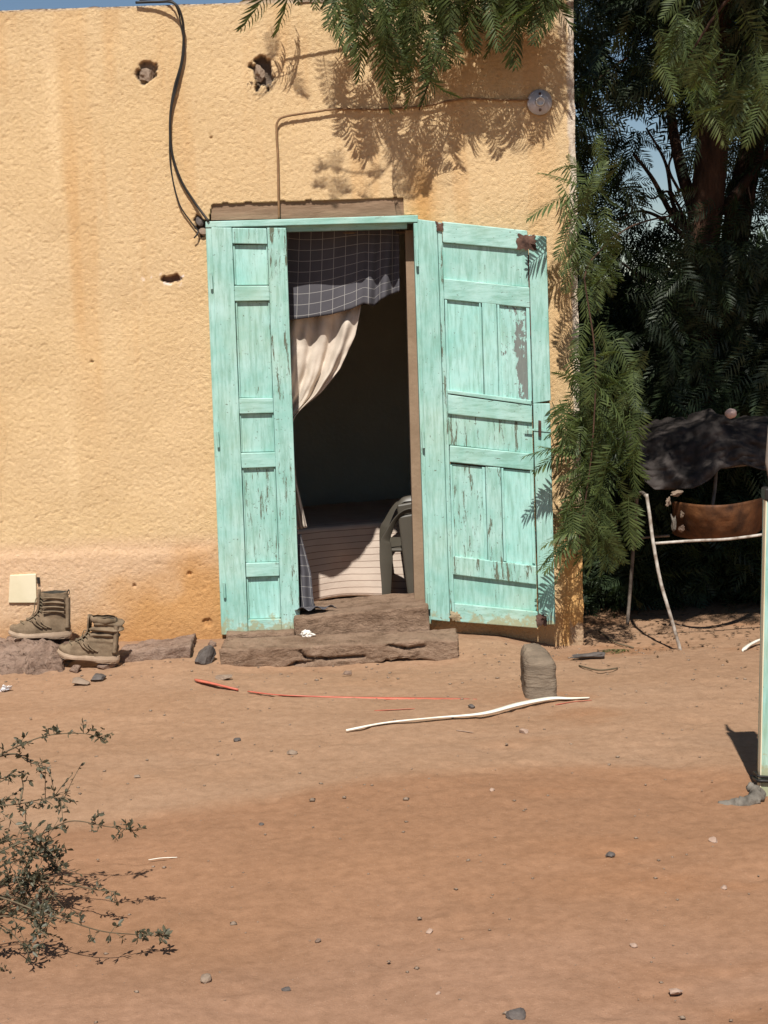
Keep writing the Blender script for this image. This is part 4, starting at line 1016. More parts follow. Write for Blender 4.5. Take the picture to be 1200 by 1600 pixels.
# ------------------------------------------------------------------ pipe stand with tarpaulin, rusty tray, ball
def stand():
    Ya, Yb = -.27, .36
    def P(px, py, Y): return at(px, py, Y)
    root = empty('pipe_stand', Vector((1.35, 0, 0)), 'bent metal pipe stand with chipped white legs in front of the dark tree', 'stand')
    def pipe(pts, r, mt, nm):
        mb = MB(); mb.tube(spline(pts, 8), r, 10); return mb.build(nm, mt, root, True)
    f2 = gpt(1064, 1016); pipe([P(1010, 772, f2.y+.06), P(1015, 805, f2.y+.05), P(1021, 850, f2.y+.03), P(1032, 908, f2.y+.02), P(1047, 960, f2.y+.01), f2-Vector((0, 0, .01))], .0085, M_pipe, 'leg')
    f1 = gpt(980, 975); pipe([P(995, 774, f1.y-.02), P(993, 815, f1.y-.01), P(990, 850, f1.y), P(986, 905, f1.y), f1-Vector((0, 0, .01))], .0095, M_pipeold, 'leg')
    pipe([P(994, 777, f1.y-.02), P(1002, 770, 0), P(1010, 775, f2.y+.06)], .010, M_pipeold, 'top_bar')
    pipe([P(1024, 849, f2.y+.03), P(1080, 845, f2.y+.05), P(1140, 842, f2.y+.06), P(1215, 832, f2.y+.08)], .0068, M_pipe, 'crossbar')
    pipe([P(990, 842, f1.y), P(1015, 839, f1.y), P(1046, 837, f1.y)], .007, M_pipeold, 'crossbar')
    pipe([P(1119, 735, .15), P(1117, 762, .14), P(1113, 792, .13)], .009, M_pipeold, 'upright')
    pipe([P(1130, 730, .12), P(1155, 727, .12), P(1182, 724, .12)], .008, M_pipeold, 'rail')
    # far legs out of frame to the right
    fr_ = Vector((2.35, f2.y+.08, float(gz(2.35, f2.y)))); pipe([Vector((2.22, f2.y+.1, .76)), Vector((2.27, f2.y+.09, .4)), fr_], .0105, M_pipe, 'leg')
    fr2 = Vector((2.35, f1.y, float(gz(2.35, f1.y)))); pipe([Vector((2.22, f1.y, .76)), Vector((2.27, f1.y, .4)), fr2], .0105, M_pipeold, 'leg')
    # tarpaulin draped over it
    rows = []; uvs = []; nr, nc = 60, 80
    for i in range(nr+1):
        t = i/nr; r_ = []; u_ = []
        for j in range(nc+1):
            s = j/nc; px = 994+(1240-994)*s
            ztop = np.interp(px, [994, 1020, 1060, 1100, 1142, 1175, 1240], [.94, .985, 1.02, 1.05, 1.075, 1.05, 1.03])
            pyb = np.interp(px, [994, 1005, 1020, 1045, 1080, 1105, 1125, 1160, 1190, 1240], [700, 752, 766, 765, 764, 752, 733, 726, 735, 740])
            x0_ = at(px, 700, 0).x
            if t < .4:
                k = t/.4; Y = .95-.80*k; z = ztop-.06*(1-k)**2-.03*k*k; x = x0_
            else:
                k = (t-.4)/.6; zb = at(px, float(pyb), -.02).z; Y = .15-.14*math.sin(k*1.4)-.02*k; z = (ztop-.03)*(1-k)+zb*k; x = x0_
            pt = Vector((x, Y, z)); dn = mnoise.noise(Vector((s*7, t*6, 2)))*.035+mnoise.noise(Vector((s*18, t*12, 5)))*.020+abs(mnoise.noise(Vector((s*11+t*4, t*9, 9))))*.03+.015*math.sin(s*22+t*5)*t
            pt += Vector((0, -dn*(.4 if t < .4 else 1), dn*(.7 if t < .4 else .1)))
            r_.append(pt); u_.append((s, t))
        rows.append(r_); uvs.append(u_)
    cloth('tarpaulin', rows, M_tarp, 'black and brown mottled tarpaulin draped over the pipe stand', 'tarpaulin', uvs, .004)
    # rusty tray: curved sheet standing on the crossbar
    rows = []; uvs = []
    for i in range(15):
        t = i/14; r_ = []; u_ = []
        for j in range(41):
            s = j/40; px = 1052+(1200-1052)*s
            py = (783+10*math.sin(math.pi*s)-8*s)*(1-t)+(832+13*math.sin(math.pi*s)**.5-4*s-60*max(0, s-.8))*t; Yv = .10-.30*math.sin(math.pi*min(1, s*1.02))**.8+.10*t*t+.008*mnoise.noise(Vector((s*9, t*5, 0)))
            r_.append(at(px, py, Yv)); u_.append((s, t))
        rows.append(r_); uvs.append(u_)
    cloth('rusty_tray', rows, M_rust, 'rusty orange sheet metal tray resting on the pipe crossbar', 'tray', uvs, .006)
    # ball
    import bmesh
    bm = bmesh.new(); bmesh.ops.create_icosphere(bm, subdivisions=4, radius=.030)
    for v in bm.verts:
        an = math.atan2(v.co.z, v.co.x); v.co *= 1-.07*abs(math.cos(an*2.5))**6+.05*mnoise.noise(v.co*60); v.co.z *= .86
    me = bpy.data.meshes.new('ball'); bm.to_mesh(me); bm.free(); o = link('ball', me, M_pink, None, True); o.location = at(1142, 646, .06)
    tag(o, 'small pale pink ball resting on top of the tarpaulin', 'ball')
    for (px, py, dim, mt, sd_, lb) in [(1056, 771, (.075, .04, .035), M_rock_tan, 91, 'pale tan scrap tucked under the edge of the tarpaulin'), (1044, 785, (.03, .03, .06), M_rock_tan, 92, 'thin tan scrap hanging left of the larger one'),
                                  (1067, 803, (.035, .04, .04), M_rock_tan, 93, 'dull tan lump at the left end of the rusty tray'), (1052, 818, (.03, .03, .10), M_rag, 94, 'grey rag hanging over the rear crossbar'), (1065, 826, (.04, .04, .04), M_rock_red, 95, 'reddish lump beside the grey hanging rag')]:
        rock('scrap', at(px, py, -.02), dim, mt, sd_, lb, 'scrap', sub=3, facets=14, amp=.4)
stand()

# ------------------------------------------------------------------ fronds and trees
def frond_arrays(L_=.24, pairs=15, wmax=.075, bw=.0042, droop=.5, seg=2, seed=0, rachis=True):
    """feathered leaf along +x; returns V, F(tris)"""
    r_ = np.random.RandomState(seed); V_ = []; F_ = []
    def curve(t): return np.array((L_*(t-.10*droop*t*t), 0, -droop*L_*t*t*.55))
    if rachis:
        n = 5
        for i in range(n+1):
            c = curve(i/n); w_ = .0022*(1-.6*i/n)
            V_ += [c+(0, w_, 0), c+(0, -w_, 0), c+(0, 0, w_)]
        for i in range(n):
            for e in range(3):
                a_ = i*3+e; b_ = i*3+(e+1) % 3; F_ += [(a_, b_, b_+3), (a_, b_+3, a_+3)]
    for k in range(pairs):
        t = .10+.90*k/(pairs-1); c = curve(t); ln = wmax*(math.sin(math.pi*(.14+.80*t))**.6)*r_.uniform(.85, 1.1)
        for s in (-1, 1):
            an = R(70-34*t+r_.uniform(-10, 10)); d = np.array((math.cos(an), s*math.sin(an), 0)); sd_ = np.array((-d[1], d[0], 0))*bw*(1 if s > 0 else -1)
            dr = r_.uniform(.3, .9)+droop*.4; b0 = len(V_)
            V_ += [c-sd_*.35, c+sd_*.35]
            for q in range(1, seg):
                u = q/seg; m_ = c+d*ln*u+np.array((0, 0, -dr*ln*u*u*.6)); V_ += [m_-sd_, m_+sd_]
            e_ = c+d*ln*.97+np.array((0, 0, -dr*ln*.6)); V_ += [e_]
            for q in range(seg-1): a_ = b0+2*q; F_ += [(a_, a_+1, a_+3), (a_, a_+3, a_+2)]
            a_ = b0+2*(seg-1); F_ += [(a_, a_+1, a_+2)]
    return np.array(V_), np.array(F_)
HI = [frond_arrays(.25, 16, .080, .0040, dr, 3, s) for s, dr in enumerate((.25, .5, .8, 1.1, .4, .65))]
LO = [frond_arrays(.25, 12, .085, .0055, dr, 2, 20+s, False) for s, dr in enumerate((.3, .6, .9))]
HIM = []
for k, (v, f) in enumerate(HI): me = mesh_np('frond', v, f, 3); me.materials.append(M_leaf); HIM.append(me)
def fmat(pos, d, scale, roll=None):
    d = Vector(d).normalized(); up = Vector((0, 0, 1)) if abs(d.z) < .75 else Vector((0, -1, 0))
    y = up.cross(d).normalized(); z = d.cross(y); rr = roll if roll is not None else random.uniform(-.7, .7)
    y2 = y*math.cos(rr)+z*math.sin(rr); z2 = d.cross(y2); m = Matrix.Identity(4)
    for i in range(3): m[i][0] = d[i]*scale; m[i][1] = y2[i]*scale; m[i][2] = z2[i]*scale; m[i][3] = pos[i]
    return m
def stuff_mesh(name, mats, variants):
    Vs = []; Fs = []; off = 0
    for k, m in enumerate(mats):
        v, f = variants[k % len(variants)]; A_ = np.array(m); Vs.append(v @ A_[:3, :3].T+A_[:3, 3]); Fs.append(f+off); off += len(v)
    return mesh_np(name, np.concatenate(Vs), np.concatenate(Fs), 3)

def twigs_along(path, n, reach, down, out, tw, slen=(.8, 1.15), bias=Vector((0, 0, 0)), t0=.1, fr=3):
    """place n twigs along the path, each bearing fr fronds; appends matrices to out and twig polylines to tw"""
    S = spline(path, 8); m_ = len(S)
    for k in range(n):
        i = int((t0+(1-t0)*random.random()**.85)*(m_-1)); p = S[i]
        d = Vector((random.uniform(-1, 1), random.uniform(-.9, .7), random.uniform(-.5, .5)-down*.6))+bias
        d.normalize(); L_ = reach*random.uniform(.15, 1); e = p+d*L_; e.z -= .1*L_*down
        mid = (p+e)/2+Vector((0, 0, .03*L_)); tw.append([p, mid, e])
        for q in range(fr):
            pos = p.lerp(e, random.uniform(.35, 1)); dd = Vector((random.uniform(-1, 1), random.uniform(-1, .8), random.uniform(-.3, .4)-down))+d*.6+bias*.5
            out.append(fmat(pos, dd, random.uniform(*slen)))

TREE = empty('acacia_tree', (1.75, 1.35, 0), 'tall feathery leaved tree with a dark reddish trunk right of the house', 'tree')
near = []; tw = []; branches = []
def br(pts, r0, r1): branches.append((pts, r0, r1)); return [Vector(p) for p in pts]
# bough reaching over the corner of the wall, hanging in front of it
pA = br([(1.93, 1.35, 3.0), (1.6, .5, 3.6), (1.25, -.30, 3.62), (.75, -.34, 3.52), (.25, -.32, 3.42), (-.15, -.30, 3.30), (-.42, -.28, 3.24)], .018, .004)
def hang(px, py, Y, L_, dx=0, dy=0, s=1.0, roll=None):
    """a frond whose tip hangs near photo point (px,py)"""
    tip = at(px, py, Y); d = Vector((dx, dy, -1)).normalized(); near.append(fmat(tip-d*L_*.9*1.0, d, L_/.25*s, roll))
rnd = random.Random(11)
tips = [(425, 30), (495, 60), (482, 20), (515, 35), (560, 70), (575, 110), (600, 160), (612, 120), (585, 90), (632, 140), (655, 150), (676, 165), (690, 128), (665, 110), (640, 90), (620, 70), (705, 95), (722, 60), (742, 70), (700, 60),
        (560, 40), (600, 60), (540, 55), (575, 60), (625, 40), (655, 55), (680, 45), (730, 35), (760, 30), (785, 40), (800, 55), (812, 80), (825, 70), (840, 50), (855, 35), (800, 30), (835, 25), (615, 100), (650, 75), (595, 125)]
for k, (px, py) in enumerate(tips):
    Y = -.27+rnd.uniform(-.10, .10); hang(px+rnd.uniform(-4, 4), py, Y, rnd.uniform(.22, .30), rnd.uniform(-.45, .35), rnd.uniform(-.4, .3), rnd.uniform(.95, 1.15), rnd.uniform(-1.5, 1.5))
for k in range(115):
    px = rnd.uniform(545, 860); lim = np.interp(px, [545, 600, 680, 720, 800, 860], [40, 120, 130, 60, 60, 30]); py = rnd.uniform(-60, lim)
    hang(px, py, -.28+rnd.uniform(-.13, .12), rnd.uniform(.18, .28), rnd.uniform(-.7, .7), rnd.uniform(-.6, .5), 1.0, rnd.uniform(-1.6, 1.6))
# the twig that hangs further down in front of the wall; shadows of sprays higher up
tA = br([at(640, -60, -.3), at(700, 20, -.29), at(672, 120, -.28), at(655, 172, -.27)], .006, .003)
# higher sprays, above the picture, throwing the frond shadows on the wall
def shadow_of(px, py, Y): q = at(px, py, 0); return q-ldir*((0-Y)/ldir.y)
for (px, py, L_) in [(470, 185, .22), (520, 190, .26), (540, 180, .22), (435, 120, .2), (530, 285, .2), (585, 255, .18), (660, 290, .2), (700, 270, .26), (735, 275, .28), (715, 240, .26), (760, 250, .26), (690, 200, .26), (735, 210, .26), (665, 325, .16), (520, 330, .18), (570, 345, .18), (632, 280, .2)]:
    tip = shadow_of(px, py, -.62+rnd.uniform(-.05, .05)); d = Vector((rnd.uniform(-.3, .3), rnd.uniform(-.25, .25), -1)).normalized()
    near.append(fmat(tip-d*L_, d, L_/.25, rnd.uniform(-.5, .5)))
for (px, py, dx) in [(498, 338, -.2), (512, 318, .1), (548, 336, .3), (580, 305, -.3), (592, 262, .2), (640, 325, .1), (652, 340, .5), (676, 322, .7), (618, 300, -.5), (470, 395, .1)][:9]:
    L_ = rnd.uniform(.17, .24); tip = shadow_of(px, py, -.66+rnd.uniform(-.03, .05)); d = Vector((dx, rnd.uniform(-.1, .1), -1)).normalized(); near.append(fmat(tip-d*L_, d, L_/.25, rnd.uniform(-.3, .3)))
for ln_ in ([(700, 60), (668, 150), (640, 215), (604, 262), (575, 290)], [(655, 180), (630, 225), (632, 262)], [(600, 265), (560, 270), (515, 262)]):
    br([shadow_of(px, py, -.66) for px, py in ln_], .004, .0025)
for k in range(74):        # dense bunch shading the wall near the lamp holder
    px = rnd.uniform(715, 885); py = rnd.uniform(90, 215+rnd.uniform(-10, 35)); tip = shadow_of(px, py, -.75+rnd.uniform(-.15, .25)); d = Vector((rnd.uniform(-.5, .5), rnd.uniform(-.4, .4), -1)).normalized()
    L_ = rnd.uniform(.2, .28); near.append(fmat(tip-d*L_, d, L_/.25, rnd.uniform(-1.5, 1.5)))
# bough hanging down the corner
pB = br([at(1085, 330, 1.3), at(990, 352, .5), at(930, 400, -.15), at(914, 430, -.30), at(915, 450, -.32), at(930, 560, -.34), at(926, 690, -.34), at(912, 800, -.33), at(900, 870, -.33)], .005, .003)
def leafy(px0, px1, py0, py1, n, Y, dY, L0, L1, sx=.6):
    for k in range(n):
        px = rnd.uniform(px0, px1); py = rnd.uniform(py0, py1); L_ = rnd.uniform(L0, L1)
        hang(px, py, Y+rnd.uniform(-dY, dY), L_, rnd.uniform(-sx, sx), rnd.uniform(-.5, .4), 1.0, rnd.uniform(-1.5, 1.5))
def outward(px, py, tx, ty, Y, s=.8):
    a_ = at(px, py, Y); b_ = at(tx, ty, Y-.03); d = b_-a_; near.append(fmat(a_, d, d.length/.25*1.05, rnd.uniform(-.5, .5)))
for a_ in [(905, 300, 825, 322), (908, 290, 850, 262), (905, 310, 865, 355), (908, 330, 870, 395), (915, 300, 940, 250), (905, 270, 890, 245), (906, 350, 880, 380), (903, 360, 915, 430), (915, 600, 872, 570), (918, 625, 862, 625), (915, 650, 850, 668),
           (905, 695, 822, 700), (910, 690, 835, 725), (905, 715, 850, 690), (912, 730, 870, 745), (905, 840, 835, 852), (905, 835, 845, 880), (905, 845, 862, 898), (908, 830, 850, 830), (912, 760, 868, 790), (920, 560, 900, 545), (905, 260, 862, 250), (900, 300, 868, 335), (905, 380, 872, 420), (900, 400, 880, 450), (908, 440, 935, 500), (915, 500, 900, 560), (925, 640, 985, 700), (920, 760, 975, 800), (925, 560, 960, 540), (928, 580, 985, 590), (930, 600, 1000, 650)]:
    outward(a_[0], a_[1], a_[2], a_[3], -.30+rnd.uniform(-.06, .04))
leafy(880, 990, 610, 890, 66, -.26, .14, .16, .26, .55); leafy(905, 1000, 540, 720, 26, -.22, .14, .16, .24, .7); leafy(895, 970, 780, 900, 20, -.28, .1, .14, .22, .6)
leafy(905, 965, 250, 500, 24, -.15, .1, .16, .24, .7)
# bough at the top right, drooping sprays nearest the camera
pC = br([(1.93, 1.35, 3.1), (1.9, .2, 3.6), at(1180, -60, -1.1), at(1120, 20, -1.15), at(1075, 90, -1.15)], .014, .004)
for k in range(70):
    px = rnd.uniform(1035, 1210); lim = np.interp(px, [1035, 1075, 1120, 1160, 1210], [130, 175, 205, 230, 200]); py = lim-abs(rnd.gauss(0, 70)); hang(px, py, -1.1+rnd.uniform(-.2, .25), rnd.uniform(.16, .24), rnd.uniform(-.8, .6), rnd.uniform(-.5, .5), 1.0, rnd.uniform(-1.5, 1.5))
# parts: the 300 nearest as individual fronds
N_near = len(near)
order = list(range(N_near)); rnd.shuffle(order)
for q, i in enumerate(order[:300]):
    o = bpy.data.objects.new('frond', HIM[q % len(HIM)]); COL.objects.link(o); o.parent = TREE; o.matrix_parent_inverse = Matrix.Translation(-TREE.location); o.matrix_basis = near[i]
rest = [near[i] for i in order[300:]]

# crown: deep volume behind and above
deep = []
def shadeY(p): return p.y+p.z*math.cos(SUN_EL)*math.cos(SUN_AZ)/math.sin(SUN_EL)
def gap(p):
    """openings in the crown where the sky shows (world space windows through x-z at the crown)"""
    k = (p.y+7.55)/9.5
    x = p.x/k; z = (p.z-1.6)/k+1.6
    g = 0
    for (cx, cz, rx, rz) in ((1.79, 2.50, .22, .32), (1.72, 2.84, .17, .16), (1.45, 2.86, .09, .12), (1.55, 3.25, .11, .08), (1.36, 2.55, .06, .10), (1.69, 2.93, .07, .09), (1.98, 2.82, .05, .09), (1.52, 3.02, .06, .06), (1.37, 3.08, .05, .06), (1.46, 3.45, .07, .05), (2.32, 2.72, .06, .12), (2.2, 2.48, .06, .09), (2.38, 2.15, .07, .08), (1.64, 2.22, .10, .10), (1.42, 2.72, .05, .07), (1.36, 3.4, .05, .05), (1.93, 2.2, .05, .06)):
        d = ((x-cx)/rx)**2+((z-cz)/rz)**2; g = max(g, 1-d)
    return g
lop = []
for k in range(16000):       # background crown seen right of the house
    y = random.uniform(.7, 4.4); x = random.uniform(.95, 1.0+y*.55+1.9); z = random.uniform(1.1, 4.6)
    p = Vector((x, y, z))
    if gap(p)+.35*mnoise.noise(p*4) > .1: continue
    c = mnoise.noise(Vector((x*3.2, y*3.2, z*3.2)))
    if c < -.12: continue
    if x < XR+.06: continue
    lop.append(fmat(p, Vector((random.uniform(-1, 1), random.uniform(-1, 1), random.uniform(-1, .2))), random.uniform(.7, 1.15), random.uniform(-1.5, 1.5)))
    if len(lop) >= 5400: break
for k in range(230):        # sprays hanging in front of the trunks
    p = Vector((random.uniform(1.55, 2.35), random.uniform(.75, 1.1), random.uniform(.95, 2.0)))
    lop.append(fmat(p, Vector((random.uniform(-.8, .8), random.uniform(-.8, .1), random.uniform(-1, -.3))), random.uniform(.7, 1.1), random.uniform(-1.2, 1.2)))
top_ = []
for k in range(30000):      # high canopy over the yard corner, above the picture
    x = random.uniform(.85, 5.2); y = random.uniform(-2.4, 5.5); z = random.uniform(3.0, 6.2)
    p = Vector((x, y, z))
    if shadeY(p) < .62+.35*mnoise.noise(Vector((x*3, 0, y*3))): continue
    if z < 1.6+.215*(y+7.55)+.12 and y < 1.2: continue
    if x < 1.42 and y < .05: continue
    if y > .3 and gap(p) > .1: continue
    if (Vector(((x-2.6)/2.7, (y-1.4)/4.2, (z-4.2)/2.2))).length > 1: continue
    top_.append(fmat(p, Vector((random.uniform(-1, 1), random.uniform(-1, 1), random.uniform(-.8, .3))), random.uniform(1.2, 1.8), random.uniform(-1.2, 1.2)))
    if len(top_) >= 5200: break
fo = stuff_mesh('foliage', rest, HI) if rest else None
if fo: tag(link('foliage', fo, M_leaf, TREE), kind='stuff')
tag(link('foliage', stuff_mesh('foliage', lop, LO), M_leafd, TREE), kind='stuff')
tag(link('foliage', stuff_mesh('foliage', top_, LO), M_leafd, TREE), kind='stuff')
for pts, r0, r1 in branches:
    S = spline(pts, 8); mb = MB(); mb.tube(S, list(np.linspace(r0, r1, len(S))), 8); mb.build('branch', M_bark, TREE, True)
def trunk(parent, pts, rr, name='trunk', mat=None):
    S = spline(pts, 14); m_ = len(S); R_ = np.interp(np.linspace(0, len(rr)-1, m_), range(len(rr)), rr); n = 26; vs = []; fs = []
    for i, p in enumerate(S):
        for k in range(n):
            an = 2*math.pi*k/n; q = Vector((math.cos(an), math.sin(an), 0)); r_ = R_[i]*(1+.14*mnoise.noise(Vector((q.x*2.5, q.y*2.5, p.z*1.1)))+.09*mnoise.noise(Vector((q.x*7, q.y*7, p.z*3))))
            vs.append(p+q*r_)
    for i in range(m_-1):
        for k in range(n): fs.append((i*n+k, i*n+(k+1) % n, (i+1)*n+(k+1) % n, (i+1)*n+k))
    fs.append(tuple((m_-1)*n+k for k in range(n)))
    return pyobj(name, vs, fs, mat or M_bark, parent, True)
b0 = at(1098, 900, 1.35)
trunk(TREE, [Vector((b0.x-.02, 1.35, -.1)), Vector((b0.x-.02, 1.35, .7)), at(1092, 560, 1.35), at(1096, 400, 1.35), at(1110, 260, 1.35), at(1116, 160, 1.35), at(1120, 20, 1.3), at(1135, -150, 1.2)], [.12, .11, .10, .095, .09, .095, .08, .07])
for pts, r0, r1 in [([(1085, 330), (1066, 270), (1052, 205), (1045, 150), (1030, 60)], .04, .02), ([(1075, 360), (1050, 335), (1020, 280), (990, 240)], .022, .008), ([(1075, 350), (1052, 320), (1040, 255), (1010, 200)], .016, .006), ([(1080, 380), (1040, 345), (1000, 330), (960, 345)], .014, .005),
                    ([(1130, 330), (1160, 290), (1190, 250), (1230, 200)], .035, .02), ([(1070, 340), (1045, 300), (1020, 310), (1000, 300)], .009, .004), ([(1060, 345), (1048, 325), (1035, 335), (1015, 325)], .007, .003),
                    ([(1062, 300), (1045, 262), (1056, 225), (1040, 190)], .009, .004), ([(1065, 325), (1050, 345), (1030, 350)], .006, .003), ([(980, 90), (930, 130), (905, 190)], .008, .004), ([(1010, 440), (960, 400), (930, 360)], .008, .004)]:
    P_ = [at(px, py, 1.45+.1*k) for k, (px, py) in enumerate(pts)]; S = spline(P_, 8); mb = MB(); mb.tube(S, list(np.linspace(r0, r1, len(S))), 8); mb.build('branch', M_bark, TREE, True)
T2 = empty('leaning_tree', (2.3, 2.4, 0), 'second reddish trunk leaning right behind the first tree', 'tree')
trunk(T2, [at(1135, 930, 2.3), at(1140, 700, 2.3), at(1142, 480, 2.3), at(1150, 360, 2.3), at(1172, 240, 2.3), at(1200, 130, 2.3), at(1240, 0, 2.3)], [.08, .08, .08, .085, .08, .07, .06])
cr = []
for k in range(700):
    p = Vector((random.gauss(3.2, .5), random.gauss(2.8, .5), random.gauss(4.2, .6))); cr.append(fmat(p, Vector((random.uniform(-1, 1), random.uniform(-1, 1), random.uniform(-1, .2))), random.uniform(1, 1.6)))
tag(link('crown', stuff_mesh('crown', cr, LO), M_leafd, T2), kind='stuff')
# dark hedge and undergrowth beneath the tree
hv = []
for k in range(5200):
    y = random.uniform(2.6, 5.2); x = random.uniform(1.1, 5.5); z = random.uniform(0, 1.9)*random.random()**.3
    hv.append(fmat(Vector((x, y, z)), Vector((random.uniform(-1, 1), random.uniform(-1, .3), random.uniform(-.6, .8))), random.uniform(1.2, 2.0), random.uniform(-1.5, 1.5)))
for k in range(7000):
    y = random.uniform(.62, 2.6); x = random.uniform(1.08, 4.2); z = random.uniform(0, .85+.75*sst(1.15, 1.7, x).item())*random.random()**.5
    z *= float(np.interp(y, [.62, 1.3], [.12, 1]))
    if y < .8+.2*mnoise.noise(Vector((x*2, 0, z*2))): continue
    hv.append(fmat(Vector((x, y, z)), Vector((random.uniform(-1, 1), random.uniform(-1, .3), random.uniform(-.6, .8))), random.uniform(.8, 1.3), random.uniform(-1.5, 1.5)))
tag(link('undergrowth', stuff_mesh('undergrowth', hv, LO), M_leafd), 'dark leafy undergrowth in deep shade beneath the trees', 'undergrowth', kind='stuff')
# distant scrub so that the horizon is never bare
fv = []
for k in range(5000):
    y = random.uniform(9, 14); x = random.uniform(-12, 16); z = random.uniform(0, 1.9)*random.random()**.4
    if y < 5.2 and x < 1.2: continue
    fv.append(fmat(Vector((x, y, z)), Vector((random.uniform(-1, 1), random.uniform(-1, .3), random.uniform(-.6, .8))), random.uniform(3, 5), random.uniform(-1.5, 1.5)))
tag(link('far_scrub', stuff_mesh('far_scrub', fv, LO), M_leafd), 'mass of scrub closing the view behind the house', 'scrub', kind='stuff')
# litter under the stand, a fallen frond
def litter():
    Vs = []; Fs = []; off = 0
    for k in range(1600):
        x = random.uniform(1.0, 2.8); y = random.gauss(.5, .5)
        if y < -.35 and random.random() < .8: continue
        z = float(gz(x, y))+.004; a_ = random.random()*6.28; s = random.uniform(.006, .022); c_, s_ = math.cos(a_)*s, math.sin(a_)*s
        Vs.append(np.array([(x+c_, y+s_, z+random.uniform(0, .008)), (x-s_*.3, y+c_*.3, z+.003), (x-c_, y-s_, z+random.uniform(0, .008)), (x+s_*.3, y-c_*.3, z)])); Fs.append(np.array([(0, 1, 2), (0, 2, 3)])+off); off += 4
    return mesh_np('leaf_litter', np.concatenate(Vs), np.concatenate(Fs), 3)
tag(link('leaf_litter', litter(), M_litter), 'dry leaf litter under the pipe stand', 'litter', kind='stuff')
p = gpt(985, 1016, .012); o = bpy.data.objects.new('fallen_frond', HIM[0]); COL.objects.link(o); o.matrix_basis = fmat(p, gpt(918, 1008, .015)-p, .95, .1); tag(o, 'fallen green frond on the earth near the wall corner', 'frond')
for k, (a_, b_, c_, lb) in enumerate([((935, 985), (960, 1003), (990, 1012), 'dark twig lying from the wall corner towards the stand'), ((905, 1040), (935, 1047), (965, 1044), 'thin twig below the dark flat stone')]):
    mb = MB(); mb.tube(spline([gpt(*a_, .006), gpt(*b_, .012), gpt(*c_, .006)], 6), .004, 6); tag(mb.build('twig', M_twig, None, True), lb, 'twig')

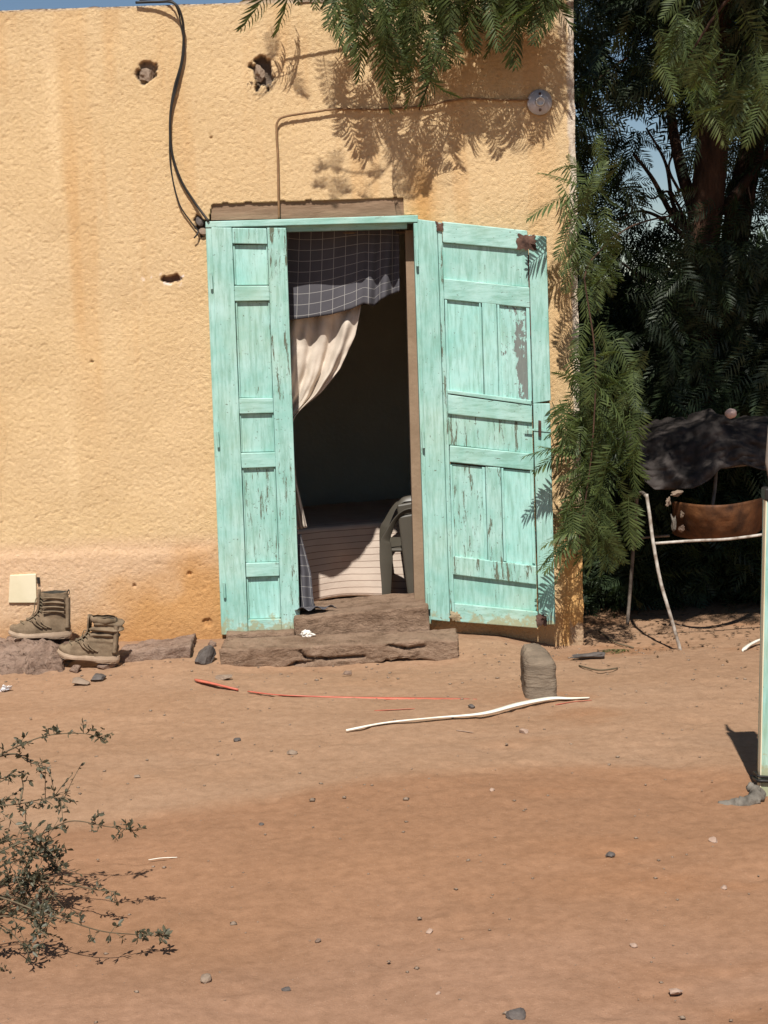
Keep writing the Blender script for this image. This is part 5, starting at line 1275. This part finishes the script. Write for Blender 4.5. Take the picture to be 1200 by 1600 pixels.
# ------------------------------------------------------------------ shrub at the left
def shrub():
    Y = -3.50; root = empty('shrub', (-1.5, -3.42, 0), 'straggly small leaved shrub reaching in from the left edge', 'shrub')
    rn = random.Random(5); lv = []
    base = Vector((-1.5, -3.42, float(gz(-1.5, -3.42))))
    def g(px, py, dy=0): return at(px, py, Y+dy)
    sprays = [([(-60, 1215), (-10, 1185), (30, 1165), (75, 1149), (130, 1146), (165, 1156)], .0, 60), ([(-5, 1182), (25, 1178), (45, 1190), (68, 1198)], .02, 26), ([(-40, 1230), (0, 1222), (20, 1205)], .05, 26),
              ([(-60, 1290), (-10, 1262), (30, 1256), (70, 1248), (102, 1246)], .06, 90), ([(-60, 1360), (0, 1330), (60, 1306), (110, 1283), (165, 1291), (216, 1298)], -.04, 80),
              ([(-50, 1340), (0, 1318), (40, 1312), (80, 1345), (88, 1360)], .05, 130), ([(-50, 1380), (10, 1350), (50, 1335), (70, 1320)], -.05, 130), ([(-50, 1400), (0, 1380), (40, 1372), (65, 1385)], .04, 150),
              ([(30, 1372), (80, 1378), (120, 1384), (150, 1390), (181, 1393)], -.02, 38), ([(-60, 1395), (0, 1402), (60, 1424), (110, 1440), (160, 1455), (210, 1460), (256, 1463)], -.30, 70),
              ([(-50, 1430), (0, 1445), (25, 1465), (46, 1492)], -.32, 60), ([(-50, 1500), (-10, 1520), (22, 1532)], -.36, 34), ([(-60, 1455), (0, 1432), (40, 1440), (75, 1462)], -.28, 90), ([(-60, 1330), (-20, 1290), (0, 1250)], .1, 60), ([(-50, 1420), (0, 1400), (30, 1405), (60, 1420)], .0, 110),
              ([(30, 1256), (36, 1230), (33, 1212)], .06, 5)]
    for pts, dy, n in sprays:
        P_ = [g(px, py, dy+.04*math.sin(i*1.3)) for i, (px, py) in enumerate(pts)]
        if pts[0][0] < -20: P_ = [base, base.lerp(P_[0], .6)+Vector((0, 0, .03))]+P_
        S = spline(P_, 8); mb = MB(); mb.tube(S, list(np.linspace(.0034, .0010, len(S))), 5)
        st = 0 if pts[0][0] >= -20 else int(len(S)*.3)
        big = n > 80
        for k in range(max(3, int(n/2.8))):
            i = rn.randint(st, len(S)-2) if k > 2 else len(S)-2-k*2; p = S[i]+(S[i+1]-S[i])*rn.random()
            ln = rn.uniform(.02, .10 if big else .035); d0 = Vector((rn.uniform(-.3, 1), rn.uniform(-.8, .8), rn.uniform(-.7, 1))).normalized()
            e = p+d0*ln; m_ = (p+e)/2+Vector((0, 0, .004)); mb.tube([p, m_, e], [.0012, .0010, .0007], 4)
            for q_ in range(rn.randint(5, 9) if big else rn.randint(4, 7)):
                t = rn.uniform(.05, 1); q = p.lerp(e, t); d = d0*.6+Vector((rn.uniform(-1, 1), rn.uniform(-1, 1), rn.uniform(-.8, 1)))
                lv.append(fmat(q, d, rn.uniform(.45, 1.25), rn.uniform(-1.6, 1.6)))
        mb.build('stem', M_twig, root, True)
    # leaf: small pointed, slightly folded
    l = .018; v = np.array([(0, 0, 0), (l*.35, .0040, .001), (l*.35, -.0040, .001), (l*.7, .0034, .0012), (l*.7, -.0034, .0012), (l, 0, -.001), (l*.35, 0, -.0006), (l*.7, 0, -.0006)])
    f = np.array([(0, 6, 1), (0, 2, 6), (1, 6, 7), (1, 7, 3), (6, 2, 4), (6, 4, 7), (3, 7, 5), (7, 4, 5)])
    me = mesh_np('leaf', v, f, 3); me.materials.append(M_shrubleaf); rn.shuffle(lv)
    for m in lv[:300]:
        o = bpy.data.objects.new('leaf', me); COL.objects.link(o); o.parent = root; o.matrix_parent_inverse = Matrix.Translation(-root.location); o.matrix_basis = m
    tag(link('foliage', stuff_mesh('foliage', lv[300:], [(v, f)]), M_shrubleaf, root), kind='stuff')
shrub()
